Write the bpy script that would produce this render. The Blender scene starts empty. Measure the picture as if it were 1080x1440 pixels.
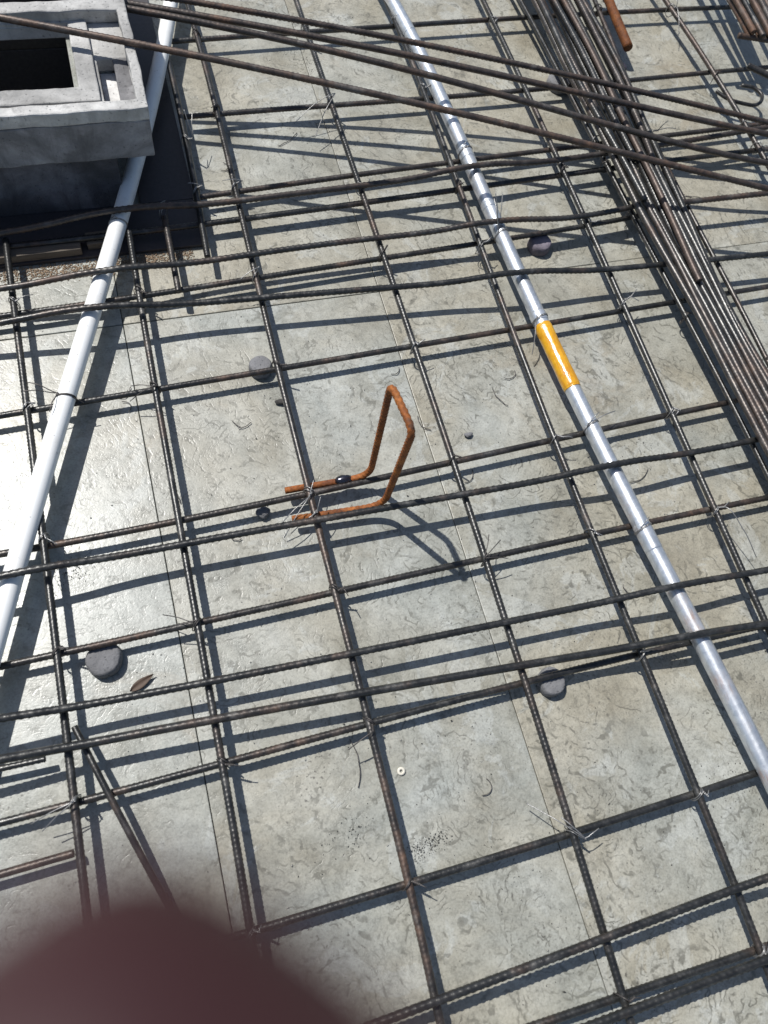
import bpy, bmesh, math, random
import numpy as np
from mathutils import Vector, Matrix, noise

# ------------------------------------------------------------------ camera, sky, sun, exposure
S = bpy.context.scene
COL = S.collection
CAM = Vector((0.0, 0.0, 1.0))
RIGHT = Vector((.95358539, -.26339627, .14593598))
UP = Vector((.18991979, .90217166, .38731998))
BACK = Vector((-.23367794, -.34162654, .91032188))
cam = bpy.data.cameras.new('camera')
cam_o = bpy.data.objects.new('camera', cam)
COL.objects.link(cam_o)
cam_o.matrix_world = Matrix(((RIGHT.x, UP.x, BACK.x, CAM.x), (RIGHT.y, UP.y, BACK.y, CAM.y),
                             (RIGHT.z, UP.z, BACK.z, CAM.z), (0, 0, 0, 1)))
cam.sensor_fit = 'VERTICAL'
cam.sensor_height = 36
cam.sensor_width = 27
cam.lens = 1083 / 1440 * 36
cam.clip_start = .004
cam.clip_end = 500
cam.dof.use_dof = True
cam.dof.focus_distance = 1.15
cam.dof.aperture_fstop = 5.6
S.camera = cam_o

SUN_DIR = Vector((-.31498697, .41236258, .8548335))
world = bpy.data.worlds.new("World")
S.world = world
world.use_nodes = True
wn = world.node_tree
wn.nodes.clear()
sky = wn.nodes.new('ShaderNodeTexSky')
sky.sky_type = 'NISHITA'
sky.sun_disc = False
sky.sun_elevation = math.asin(SUN_DIR.z)
sky.sun_rotation = math.atan2(SUN_DIR.x, SUN_DIR.y)
bg = wn.nodes.new('ShaderNodeBackground')
bg.inputs[1].default_value = .088
wo = wn.nodes.new('ShaderNodeOutputWorld')
wn.links.new(sky.outputs[0], bg.inputs[0])
wn.links.new(bg.outputs[0], wo.inputs[0])
sl = bpy.data.lights.new('sun', 'SUN')
sl.energy = 4.6
sl.angle = math.radians(.53)
sl.color = (1.0, .975, .935)
so = bpy.data.objects.new('sun', sl)
COL.objects.link(so)
so.rotation_euler = SUN_DIR.to_track_quat('Z', 'Y').to_euler()
so.location = SUN_DIR * 20
vs = S.view_settings
vs.view_transform = 'Standard'
vs.look = 'None'
vs.exposure = 0.12
vs.gamma = 1.0
vs.use_curve_mapping = False

random.seed(11)
RNG = np.random.RandomState(5)

# ------------------------------------------------------------------ traced data (metres, camera stands at 0,0,1)
DATA = dict(bars={
    'L1': np.array([(-0.1921, 0.9042, 0.033), (-0.1917, 0.8334, 0.033), (-0.1914, 0.7625, 0.033), (-0.1911, 0.6916, 0.033), (-0.1909, 0.6208, 0.033), (-0.1908, 0.5499, 0.033), (-0.1908, 0.4791, 0.033), (-0.1908, 0.4082, 0.033), (-0.1909, 0.3373, 0.033), (-0.1911, 0.2665, 0.033), (-0.1914, 0.1956, 0.033), (-0.1919, 0.1248, 0.033), (-0.1924, 0.0539, 0.033), (-0.193, -0.017, 0.033), (-0.2008, -0.9169, 0.033)]),
    'L2': np.array([(-0.0153, 0.8953, 0.033), (-0.0171, 0.8205, 0.033), (-0.0187, 0.7457, 0.033), (-0.0199, 0.6709, 0.033), (-0.0209, 0.5961, 0.033), (-0.0217, 0.5213, 0.033), (-0.0225, 0.4464, 0.033), (-0.0231, 0.3716, 0.033), (-0.0238, 0.2968, 0.033), (-0.0245, 0.222, 0.033), (-0.0254, 0.1472, 0.033), (-0.0264, 0.0724, 0.033), (-0.0276, -0.0024, 0.033), (-0.0291, -0.0772, 0.033), (-0.0472, -0.977, 0.033)]),
    'L2b': np.array([(0.0418, 0.9175, 0.033), (0.0403, 0.8451, 0.033), (0.0389, 0.7728, 0.033)]),
    'L2c': np.array([(0.1042, 1.256, 0.033), (0.1038, 1.1852, 0.033), (0.1027, 1.1144, 0.033), (0.1011, 1.0436, 0.033), (0.0989, 0.9728, 0.033), (0.096, 0.902, 0.033), (0.0927, 0.8312, 0.033)]),
    'L3': np.array([(0.1505, 2.2474, 0.033), (0.1629, 1.3475, 0.033), (0.1639, 1.277, 0.033), (0.164, 1.2066, 0.033), (0.1636, 1.1361, 0.033), (0.1627, 1.0657, 0.033), (0.1615, 0.9952, 0.033), (0.1603, 0.9248, 0.033), (0.1589, 0.8543, 0.033), (0.1577, 0.7839, 0.033), (0.1566, 0.7135, 0.033), (0.1557, 0.643, 0.033), (0.155, 0.5726, 0.033), (0.1546, 0.5021, 0.033), (0.1543, 0.4317, 0.033), (0.1543, 0.3612, 0.033), (0.1544, 0.2908, 0.033), (0.1545, 0.2203, 0.033), (0.1546, 0.1499, 0.033), (0.1545, 0.0795, 0.033), (0.1542, 0.009, 0.033), (0.1533, -0.0614, 0.033), (0.1518, -0.1319, 0.033), (0.1494, -0.2023, 0.033), (0.1191, -1.1018, 0.033)]),
    'L4': np.array([(0.359, 2.3032, 0.033), (0.3628, 1.4032, 0.033), (0.3631, 1.3326, 0.033), (0.3634, 1.2619, 0.033), (0.3639, 1.1913, 0.033), (0.3644, 1.1206, 0.033), (0.3649, 1.05, 0.033), (0.3654, 0.9794, 0.033), (0.366, 0.9087, 0.033), (0.3665, 0.8381, 0.033), (0.3669, 0.7674, 0.033), (0.3673, 0.6968, 0.033), (0.3676, 0.6261, 0.033), (0.3679, 0.5555, 0.033), (0.368, 0.4848, 0.033), (0.368, 0.4142, 0.033), (0.3678, 0.3436, 0.033), (0.3675, 0.2729, 0.033), (0.3669, 0.2023, 0.033), (0.3662, 0.1316, 0.033), (0.3653, 0.061, 0.033), (0.3641, -0.0097, 0.033), (0.3627, -0.0803, 0.033), (0.361, -0.1509, 0.033), (0.359, -0.2216, 0.033), (0.3567, -0.2922, 0.033), (0.3273, -1.1918, 0.033)]),
    'L5': np.array([(0.5067, 2.2938, 0.033), (0.5368, 1.3943, 0.033), (0.5392, 1.3242, 0.033), (0.5404, 1.2541, 0.033), (0.5407, 1.184, 0.033), (0.5403, 1.1139, 0.033), (0.5395, 1.0438, 0.033), (0.5383, 0.9736, 0.033), (0.537, 0.9035, 0.033), (0.5357, 0.8334, 0.033), (0.5344, 0.7633, 0.033), (0.5333, 0.6932, 0.033), (0.5325, 0.6231, 0.033), (0.532, 0.553, 0.033), (0.5318, 0.4828, 0.033), (0.5319, 0.4127, 0.033), (0.5324, 0.3426, 0.033), (0.5332, 0.2725, 0.033), (0.5342, 0.2024, 0.033), (0.5354, 0.1323, 0.033), (0.5367, 0.0622, 0.033), (0.5379, -0.008, 0.033), (0.539, -0.0781, 0.033), (0.5397, -0.1482, 0.033), (0.54, -0.2183, 0.033), (0.5396, -0.2884, 0.033), (0.534, -1.1884, 0.033)]),
    'L6': np.array([(0.7169, 2.2838, 0.033), (0.7358, 1.384, 0.033), (0.7373, 1.312, 0.033), (0.7385, 1.24, 0.033), (0.7393, 1.1679, 0.033), (0.7399, 1.0959, 0.033), (0.7403, 1.0239, 0.033), (0.7404, 0.9518, 0.033), (0.7403, 0.8798, 0.033), (0.74, 0.8078, 0.033), (0.7397, 0.7357, 0.033), (0.7392, 0.6637, 0.033), (0.7386, 0.5917, 0.033), (0.738, 0.5197, 0.033), (0.7373, 0.4476, 0.033), (0.7367, 0.3756, 0.033), (0.736, 0.3036, 0.033), (0.7355, 0.2315, 0.033), (0.735, 0.1595, 0.033), (0.7347, 0.0875, 0.033), (0.7303, -0.8125, 0.033)]),
    'L7': np.array([(0.7723, 2.279, 0.033), (0.8154, 1.38, 0.033), (0.8189, 1.3078, 0.033), (0.8215, 1.2356, 0.033), (0.8235, 1.1634, 0.033), (0.8253, 1.0913, 0.033), (0.827, 1.0191, 0.033), (0.8288, 0.9469, 0.033), (0.8308, 0.8747, 0.033), (0.833, 0.8025, 0.033), (0.8354, 0.7303, 0.033), (0.8381, 0.6581, 0.033), (0.8407, 0.586, 0.033), (0.8433, 0.5138, 0.033), (0.8455, 0.4416, 0.033), (0.8471, 0.3694, 0.033), (0.8476, 0.2972, 0.033), (0.8549, -0.6027, 0.033)]),
    'L8': np.array([(1.0384, 2.0498, 0.033), (0.9597, 1.1533, 0.033), (0.9532, 1.0803, 0.033), (0.9492, 1.0074, 0.033), (0.947, 0.9344, 0.033), (0.9462, 0.8615, 0.033), (0.9463, 0.7885, 0.033), (0.9469, 0.7156, 0.033), (0.9475, 0.6427, 0.033), (0.9476, 0.5697, 0.033), (0.9467, 0.4968, 0.033), (0.9357, -0.4032, 0.033)]),
    'L9': np.array([(1.0666, 2.2601, 0.033), (1.1422, 1.3633, 0.033), (1.1487, 1.286, 0.033), (1.1538, 1.2087, 0.033), (1.1573, 1.1315, 0.033), (1.1595, 1.0542, 0.033), (1.1601, 0.9769, 0.033), (1.1593, 0.8996, 0.033), (1.1499, -0.0004, 0.033)]),
    'T1': np.array([(0.1182, 1.3227, 0.022), (0.1899, 1.325, 0.022), (0.2616, 1.3274, 0.022), (0.3332, 1.3297, 0.022), (0.4049, 1.332, 0.022), (0.4766, 1.3343, 0.022), (0.5483, 1.3365, 0.022), (0.62, 1.3387, 0.022), (0.6917, 1.3406, 0.022), (0.7633, 1.3425, 0.022), (0.835, 1.3441, 0.022), (0.9067, 1.3456, 0.022), (0.9784, 1.3468, 0.022), (1.0501, 1.3477, 0.022), (1.1217, 1.3484, 0.022), (1.1934, 1.3487, 0.022), (1.2651, 1.3487, 0.022), (2.1651, 1.3486, 0.022)]),
    'T2': np.array([(0.109, 1.1388, 0.022), (0.1809, 1.1403, 0.022), (0.2528, 1.1412, 0.022), (0.3247, 1.1417, 0.022), (0.3966, 1.142, 0.022), (0.4685, 1.1424, 0.022), (0.5404, 1.1429, 0.022), (0.6123, 1.1438, 0.022), (0.6842, 1.1451, 0.022), (0.7561, 1.1468, 0.022), (0.828, 1.1489, 0.022), (0.8999, 1.1513, 0.022), (0.9718, 1.154, 0.022), (1.0437, 1.1568, 0.022), (1.1156, 1.1595, 0.022), (1.1875, 1.1619, 0.022), (1.2594, 1.1638, 0.022), (2.1591, 1.187, 0.022)]),
    'T3': np.array([(0.1005, 0.961, 0.022), (0.1729, 0.9659, 0.022), (0.2453, 0.9705, 0.022), (0.3177, 0.9748, 0.022), (0.39, 0.9788, 0.022), (0.4624, 0.9826, 0.022), (0.5348, 0.9861, 0.022), (0.6072, 0.9895, 0.022), (0.6796, 0.9927, 0.022), (0.752, 0.9957, 0.022), (0.8244, 0.9986, 0.022), (0.8967, 1.0014, 0.022), (0.9691, 1.0042, 0.022), (1.0415, 1.0069, 0.022), (1.1139, 1.0095, 0.022), (2.0133, 1.0426, 0.022)]),
    'T4': np.array([(-1.093, 0.8457, 0.0368), (-0.1954, 0.9054, 0.0458), (-0.1603, 0.9077, 0.0469), (-0.1252, 0.9099, 0.0498), (-0.0901, 0.912, 0.0544), (-0.055, 0.9139, 0.0579), (-0.0199, 0.9156, 0.0585), (0.0153, 0.9173, 0.0576), (0.0504, 0.9189, 0.0535), (0.0855, 0.9204, 0.049), (0.1206, 0.9218, 0.0466), (0.1557, 0.9232, 0.0457), (0.1908, 0.9245, 0.0455), (0.226, 0.9258, 0.0455), (0.2611, 0.9271, 0.0455), (0.2962, 0.9284, 0.0455), (0.3313, 0.9296, 0.0455), (0.3664, 0.9309, 0.0455), (0.4015, 0.9322, 0.0457), (0.4367, 0.9335, 0.0464), (0.4718, 0.9348, 0.0491), (0.5069, 0.9362, 0.0541), (0.542, 0.9376, 0.0572), (0.5771, 0.9391, 0.0575), (0.6122, 0.9406, 0.0555), (0.6474, 0.9422, 0.0513), (0.6825, 0.9439, 0.0478), (0.7176, 0.9457, 0.0461), (0.7527, 0.9476, 0.0456), (0.7878, 0.9495, 0.0455), (0.8229, 0.9516, 0.0455), (0.8581, 0.9538, 0.0455), (0.8932, 0.956, 0.0455), (0.9283, 0.9584, 0.0455), (0.9634, 0.9609, 0.0455), (0.9985, 0.9636, 0.0455), (1.0336, 0.9663, 0.0455), (1.0688, 0.9692, 0.0455), (1.1039, 0.9722, 0.0455), (1.139, 0.9754, 0.0455), (2.0354, 1.0556, 0.0455)]),
    'T5': np.array([(-0.1905, 0.9008, 0.022), (-0.1183, 0.9012, 0.022), (-0.0462, 0.9022, 0.022), (0.026, 0.9037, 0.022), (0.0981, 0.9057, 0.022), (0.1702, 0.9081, 0.022), (0.2424, 0.9108, 0.022), (0.3145, 0.9138, 0.022), (0.3867, 0.9171, 0.022), (0.4588, 0.9204, 0.022), (0.531, 0.9239, 0.022), (0.6031, 0.9274, 0.022), (0.6753, 0.9309, 0.022), (0.7474, 0.9342, 0.022), (0.8196, 0.9374, 0.022), (0.8917, 0.9404, 0.022), (0.9639, 0.9431, 0.022), (1.036, 0.9454, 0.022), (1.1081, 0.9473, 0.022), (1.1803, 0.9488, 0.022), (2.0801, 0.9669, 0.022)]),
    'T6': np.array([(-1.1011, 0.8298, 0.0256), (-0.2042, 0.8044, 0.0466), (-0.1684, 0.8034, 0.0494), (-0.1325, 0.8033, 0.0542), (-0.0967, 0.8039, 0.0579), (-0.0608, 0.805, 0.0585), (-0.025, 0.8065, 0.0579), (0.0108, 0.8082, 0.0535), (0.0467, 0.8101, 0.0489), (0.0825, 0.812, 0.0464), (0.1184, 0.8138, 0.0457), (0.1542, 0.8155, 0.0455), (0.1901, 0.817, 0.0455), (0.2259, 0.8182, 0.0455), (0.2618, 0.8191, 0.0455), (0.2976, 0.8197, 0.0455), (0.3335, 0.8201, 0.0455), (0.3693, 0.8201, 0.0455), (0.4052, 0.8198, 0.0456), (0.441, 0.8193, 0.0465), (0.4768, 0.8187, 0.0494), (0.5127, 0.818, 0.0545), (0.5485, 0.8172, 0.0573), (0.5844, 0.8166, 0.0575), (0.6202, 0.8162, 0.0551), (0.6561, 0.8161, 0.0505), (0.6919, 0.8165, 0.0471), (0.7278, 0.8176, 0.0459), (0.7636, 0.8195, 0.0456), (0.7995, 0.8225, 0.0455), (0.8353, 0.8267, 0.0455)]),
    'T6b': np.array([(0.9004, 0.8234, 0.0455), (0.9418, 0.8233, 0.0455), (0.9831, 0.8232, 0.0455), (1.0244, 0.8231, 0.0455), (1.0658, 0.823, 0.0455), (1.1071, 0.8229, 0.0455), (2.0071, 0.8208, 0.0455)]),
    'T7': np.array([(-1.1137, 0.7595, 0.022), (-0.2139, 0.7763, 0.022), (-0.1424, 0.7777, 0.022), (-0.0709, 0.7798, 0.022), (0.0005, 0.7824, 0.022), (0.072, 0.7854, 0.022), (0.1435, 0.7885, 0.022), (0.2149, 0.7917, 0.022), (0.2864, 0.7949, 0.022), (0.3578, 0.798, 0.022), (0.4293, 0.801, 0.022), (0.5008, 0.8041, 0.022), (0.5722, 0.8073, 0.022), (0.6437, 0.8108, 0.022), (0.7152, 0.8147, 0.022), (0.7866, 0.8194, 0.022), (0.8581, 0.825, 0.022)]),
    'T8': np.array([(-1.1032, 0.7513, 0.0179), (-0.2087, 0.7451, 0.0475), (-0.1731, 0.7448, 0.0515), (-0.1375, 0.7443, 0.0564), (-0.1019, 0.7436, 0.0585), (-0.0663, 0.7426, 0.0584), (-0.0307, 0.7415, 0.0556), (0.0049, 0.7402, 0.0506), (0.0405, 0.7388, 0.0472), (0.0761, 0.7372, 0.0458), (0.1117, 0.7355, 0.0455), (0.1473, 0.7337, 0.0455), (0.1829, 0.7318, 0.0455), (0.2185, 0.7299, 0.0455), (0.2541, 0.7279, 0.0455), (0.2897, 0.7259, 0.0455), (0.3253, 0.7239, 0.0455), (0.3609, 0.7219, 0.0455), (0.3965, 0.7198, 0.0456), (0.4321, 0.7178, 0.046), (0.4677, 0.7158, 0.0481), (0.5032, 0.7139, 0.0526), (0.5388, 0.712, 0.0569), (0.5744, 0.7101, 0.0575), (0.61, 0.7083, 0.0563), (0.6456, 0.7065, 0.0524), (0.6812, 0.7048, 0.0485), (0.7168, 0.7032, 0.0463), (0.7524, 0.7016, 0.0456), (0.788, 0.7001, 0.0455), (0.8236, 0.6987, 0.0455), (0.8592, 0.6973, 0.0455), (0.8948, 0.696, 0.0455), (0.9304, 0.6948, 0.0455), (0.966, 0.6936, 0.0455), (1.0016, 0.6925, 0.0455), (1.0372, 0.6915, 0.0455), (1.9368, 0.6649, 0.0455)]),
    'T9': np.array([(-1.1281, 0.5935, 0.022), (-0.2283, 0.6128, 0.022), (-0.1543, 0.6144, 0.022), (-0.0803, 0.616, 0.022), (-0.0064, 0.6176, 0.022), (0.0676, 0.6193, 0.022), (0.1416, 0.621, 0.022), (0.2155, 0.6227, 0.022), (0.2895, 0.6244, 0.022), (0.3635, 0.6261, 0.022), (0.4375, 0.6279, 0.022), (0.5114, 0.6295, 0.022), (0.5854, 0.6312, 0.022), (0.6594, 0.6329, 0.022), (0.7334, 0.6345, 0.022), (0.8073, 0.6361, 0.022), (0.8813, 0.6376, 0.022), (0.9553, 0.6391, 0.022), (1.0293, 0.6405, 0.022), (1.9291, 0.6578, 0.022)]),
    'T10': np.array([(-1.1453, 0.4261, 0.022), (-0.2454, 0.4124, 0.022), (-0.1713, 0.4112, 0.022), (-0.0972, 0.411, 0.022), (-0.023, 0.4117, 0.022), (0.0511, 0.4129, 0.022), (0.1252, 0.4146, 0.022), (0.1993, 0.4167, 0.022), (0.2734, 0.419, 0.022), (0.3475, 0.4215, 0.022), (0.4216, 0.4239, 0.022), (0.4958, 0.4264, 0.022), (0.5699, 0.4287, 0.022), (0.644, 0.4309, 0.022), (0.7181, 0.4329, 0.022), (0.7922, 0.4346, 0.022), (0.8663, 0.4362, 0.022)]),
    'T11': np.array([(-1.1388, 0.3593, 0.0601), (-0.2389, 0.3687, 0.0585), (-0.2038, 0.3691, 0.0583), (-0.1688, 0.3693, 0.0555), (-0.1337, 0.3694, 0.0504), (-0.0986, 0.3693, 0.0471), (-0.0636, 0.3691, 0.0458), (-0.0285, 0.3688, 0.0455), (0.0065, 0.3684, 0.0455), (0.0416, 0.3679, 0.0455), (0.0766, 0.3673, 0.0455), (0.1117, 0.3667, 0.0455), (0.1467, 0.3659, 0.0455), (0.1818, 0.3652, 0.0455), (0.2168, 0.3644, 0.0455), (0.2519, 0.3635, 0.0455), (0.287, 0.3627, 0.0455), (0.322, 0.3618, 0.0455), (0.3571, 0.361, 0.0455), (0.3921, 0.3602, 0.0455), (0.4272, 0.3593, 0.0456), (0.4622, 0.3586, 0.0463), (0.4973, 0.3578, 0.0488), (0.5323, 0.3572, 0.0537), (0.5674, 0.3565, 0.0574), (0.6024, 0.356, 0.0575), (0.6375, 0.3556, 0.0559), (0.6725, 0.3552, 0.0517), (0.7076, 0.355, 0.048), (0.7427, 0.3549, 0.0462), (0.7777, 0.3549, 0.0456), (0.8128, 0.355, 0.0455), (0.8478, 0.3553, 0.0455)]),
    'T12': np.array([(-1.1579, 0.2718, 0.022), (-0.2579, 0.2691, 0.022), (-0.1849, 0.2689, 0.022), (-0.1118, 0.2688, 0.022), (-0.0388, 0.269, 0.022), (0.0342, 0.2692, 0.022), (0.1073, 0.2694, 0.022), (0.1803, 0.2698, 0.022), (0.2533, 0.2701, 0.022), (0.3263, 0.2703, 0.022), (0.3994, 0.2705, 0.022), (0.4724, 0.2706, 0.022), (0.5454, 0.2705, 0.022), (0.6185, 0.2702, 0.022), (0.6915, 0.2696, 0.022), (0.7645, 0.2688, 0.022), (0.8375, 0.2677, 0.022), (1.7374, 0.2539, 0.022)]),
    'T13': np.array([(-1.1454, 0.2536, 0.091), (-0.2537, 0.2002, 0.0582), (-0.2186, 0.1981, 0.0539), (-0.1836, 0.1961, 0.0489), (-0.1485, 0.1942, 0.0464), (-0.1135, 0.1924, 0.0456), (-0.0784, 0.1906, 0.0455), (-0.0434, 0.1889, 0.0455), (-0.0083, 0.1873, 0.0455), (0.0268, 0.1858, 0.0455), (0.0618, 0.1843, 0.0455), (0.0969, 0.1829, 0.0455), (0.1319, 0.1815, 0.0455), (0.167, 0.1801, 0.0455), (0.202, 0.1788, 0.0455), (0.2371, 0.1774, 0.0455), (0.2721, 0.1762, 0.0455), (0.3072, 0.1749, 0.0455), (0.3423, 0.1736, 0.0455), (0.3773, 0.1724, 0.0455), (0.4124, 0.1711, 0.0455), (0.4474, 0.1698, 0.0457), (0.4825, 0.1685, 0.0464), (0.5175, 0.1672, 0.0491), (0.5526, 0.1658, 0.0542), (0.5876, 0.1645, 0.0574), (0.6227, 0.163, 0.0575), (0.6578, 0.1616, 0.0558), (0.6928, 0.1601, 0.0515), (0.7279, 0.1585, 0.0479), (0.7629, 0.1569, 0.046), (1.6607, 0.1149, 0.0318)]),
    'T14': np.array([(-1.1473, 0.1987, 0.0963), (-0.2578, 0.1559, 0.0572), (-0.2227, 0.1542, 0.0521), (-0.1877, 0.1525, 0.0478), (-0.1526, 0.1506, 0.046), (-0.1175, 0.1486, 0.0456), (-0.0825, 0.1465, 0.0455), (-0.0474, 0.1443, 0.0455), (-0.0123, 0.142, 0.0455), (0.0227, 0.1397, 0.0455), (0.0578, 0.1373, 0.0455), (0.0928, 0.1348, 0.0455), (0.1279, 0.1323, 0.0455), (0.163, 0.1297, 0.0455), (0.198, 0.127, 0.0455), (0.2331, 0.1243, 0.0455), (0.2681, 0.1216, 0.0455), (0.3032, 0.1188, 0.0455), (0.3383, 0.116, 0.0455), (0.3733, 0.1132, 0.0455), (0.4084, 0.1104, 0.0455), (0.4435, 0.1075, 0.0456), (0.4785, 0.1046, 0.0461), (0.5136, 0.1018, 0.0481), (0.5486, 0.0989, 0.0526), (0.5837, 0.096, 0.0571), (0.6188, 0.0932, 0.0575), (0.6538, 0.0904, 0.0567), (0.6889, 0.0876, 0.0528), (0.724, 0.0848, 0.0487), (1.6149, 0.0143, 0.0169)]),
    'T15': np.array([(-1.1732, 0.0949, 0.022), (-0.2732, 0.0934, 0.022), (-0.199, 0.0933, 0.022), (-0.1247, 0.0934, 0.022), (-0.0505, 0.0938, 0.022), (0.0237, 0.0942, 0.022), (0.098, 0.0947, 0.022), (0.1722, 0.095, 0.022), (0.2465, 0.0952, 0.022), (0.3207, 0.0951, 0.022), (0.3949, 0.0946, 0.022), (0.4692, 0.0936, 0.022), (0.5434, 0.0921, 0.022), (0.6176, 0.0899, 0.022), (1.5172, 0.0632, 0.022)]),
    'T16': np.array([(-0.1053, -0.0881, 0.022), (-0.0316, -0.089, 0.022), (0.0422, -0.09, 0.022), (0.1159, -0.091, 0.022), (0.1896, -0.0919, 0.022), (0.2633, -0.0927, 0.022), (0.3371, -0.0933, 0.022), (0.4108, -0.0936, 0.022), (0.4845, -0.0935, 0.022), (0.5582, -0.093, 0.022), (0.6319, -0.092, 0.022), (1.5319, -0.0797, 0.022)]),
    'T17': np.array([(-0.7454, -0.2151, 0.0455), (0.1546, -0.2074, 0.0455), (0.1895, -0.2071, 0.0455), (0.2244, -0.2068, 0.0455), (0.2593, -0.2064, 0.0455), (0.2942, -0.2061, 0.0455), (0.3291, -0.2057, 0.0455), (0.3641, -0.2053, 0.0455), (0.399, -0.2048, 0.0455), (0.4339, -0.2044, 0.0455), (0.4688, -0.2039, 0.0456), (0.5037, -0.2034, 0.046), (0.5386, -0.2029, 0.048), (0.5735, -0.2023, 0.0525), (1.466, -0.1884, 0.087)]),
    'T18': np.array([(-0.629, -0.2422, 0.022), (0.2707, -0.268, 0.022), (0.3628, -0.2706, 0.022), (0.4549, -0.2733, 0.022), (0.5471, -0.2759, 0.022), (1.4467, -0.3016, 0.022)]),
    'T19': np.array([(-0.595, -0.2751, 0.0455), (0.305, -0.2798, 0.0455), (0.3437, -0.28, 0.0455), (0.3825, -0.2802, 0.0455), (0.4213, -0.2804, 0.0455), (0.4601, -0.2806, 0.0455), (0.4988, -0.2809, 0.0458), (0.5376, -0.2811, 0.0473), (1.4369, -0.2858, 0.0578)]),
    'S1': np.array([(-1.1779, 0.0337, 0.022), (-0.2779, 0.0408, 0.022), (-0.2394, 0.0412, 0.022), (-0.2009, 0.0415, 0.022)]),
    'S2': np.array([(-1.1678, 0.1807, 0.022), (-0.2683, 0.1515, 0.022), (-0.2438, 0.1507, 0.022), (-0.2193, 0.1499, 0.022)]),
    'D1': np.array([(-0.5503, 1.3404, 0.1846), (0.1361, 1.2204, 0.1647), (0.2084, 1.2078, 0.1576), (0.2806, 1.194, 0.1509), (0.3529, 1.1792, 0.1444), (0.4252, 1.1632, 0.1381), (0.4975, 1.1463, 0.1319), (0.5698, 1.1284, 0.1259), (0.642, 1.1095, 0.1201), (0.7143, 1.0897, 0.1144), (0.7866, 1.069, 0.1089), (0.8589, 1.0476, 0.1035), (0.9311, 1.0253, 0.0982), (1.0034, 1.0023, 0.0931), (1.0757, 0.9786, 0.088), (1.148, 0.9543, 0.083), (1.8099, 0.7311, 0.0691)]),
    'D2': np.array([(-0.665, 1.3675, 0.185), (0.0174, 1.2187, 0.171), (0.0875, 1.2034, 0.1662), (0.1576, 1.1878, 0.1612), (0.2278, 1.1717, 0.1561), (0.2979, 1.155, 0.1508), (0.368, 1.1377, 0.1453), (0.4382, 1.1199, 0.1399), (0.5083, 1.1014, 0.1343), (0.5784, 1.0823, 0.1285), (0.6486, 1.0629, 0.1226), (0.7187, 1.043, 0.1166), (0.7888, 1.023, 0.1106), (0.859, 1.003, 0.1046), (0.9291, 0.9832, 0.0985), (0.9992, 0.9639, 0.0924), (1.0694, 0.9453, 0.0863), (1.1395, 0.9279, 0.0801), (1.8163, 0.7592, 0.0622)]),
    'D3': np.array([(-0.6978, 1.3796, 0.1922), (-0.0205, 1.2077, 0.1797), (0.0496, 1.1899, 0.1753), (0.1198, 1.1715, 0.1709), (0.19, 1.1523, 0.166), (0.2602, 1.1321, 0.1607), (0.3304, 1.1108, 0.1552), (0.4006, 1.0884, 0.1493), (0.4707, 1.065, 0.1435), (0.5409, 1.0408, 0.1371), (0.6111, 1.0159, 0.1307), (0.6813, 0.9906, 0.124), (0.7515, 0.9654, 0.117), (0.8217, 0.9407, 0.11), (0.8919, 0.9169, 0.103), (0.962, 0.8948, 0.0959), (1.0322, 0.8749, 0.0888), (1.1024, 0.8581, 0.0817), (1.7798, 0.6958, 0.061)]),
    'D4': np.array([(-0.7942, 1.3697, 0.2031), (-0.1307, 1.1469, 0.1993), (-0.0578, 1.1224, 0.1978), (0.0151, 1.0983, 0.1958), (0.0881, 1.0746, 0.1931), (0.161, 1.0511, 0.1897), (0.2339, 1.0278, 0.1854), (0.3068, 1.0045, 0.1807), (0.3798, 0.9813, 0.1753), (0.4527, 0.9581, 0.1698), (0.5256, 0.935, 0.1637), (0.5985, 0.9119, 0.1571), (0.6715, 0.8888, 0.15), (0.7444, 0.8658, 0.1427), (0.8173, 0.843, 0.1353), (0.8902, 0.8204, 0.1275), (0.9632, 0.7982, 0.1196), (1.0361, 0.7764, 0.1114), (1.703, 0.5773, 0.0891)]),
    'B0': np.array([(0.8131, 2.2415, 0.059), (0.8184, 1.3415, 0.059), (0.8188, 1.2704, 0.059), (0.8198, 1.1993, 0.059), (0.8213, 1.1282, 0.059), (0.8232, 1.0571, 0.059), (0.8253, 0.986, 0.059), (0.8277, 0.9149, 0.059), (0.8301, 0.8438, 0.059), (0.8326, 0.7727, 0.059), (0.835, 0.7016, 0.059), (0.8371, 0.6305, 0.059), (0.839, 0.5594, 0.059), (0.8405, 0.4884, 0.059), (0.8416, 0.4173, 0.059), (0.842, 0.3462, 0.059), (0.8477, -0.5538, 0.059)]),
    'B1': np.array([(0.8311, 2.2406, 0.059), (0.8372, 1.3406, 0.059), (0.8377, 1.2694, 0.059), (0.8384, 1.1982, 0.059), (0.8393, 1.127, 0.059), (0.8403, 1.0559, 0.059), (0.8415, 0.9847, 0.059), (0.8428, 0.9135, 0.059), (0.8443, 0.8423, 0.059), (0.8457, 0.7711, 0.059), (0.8473, 0.6999, 0.059), (0.8488, 0.6287, 0.059), (0.8504, 0.5575, 0.059), (0.8519, 0.4863, 0.059), (0.8534, 0.4152, 0.059), (0.8548, 0.344, 0.059), (0.8725, -0.5559, 0.059)]),
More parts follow.
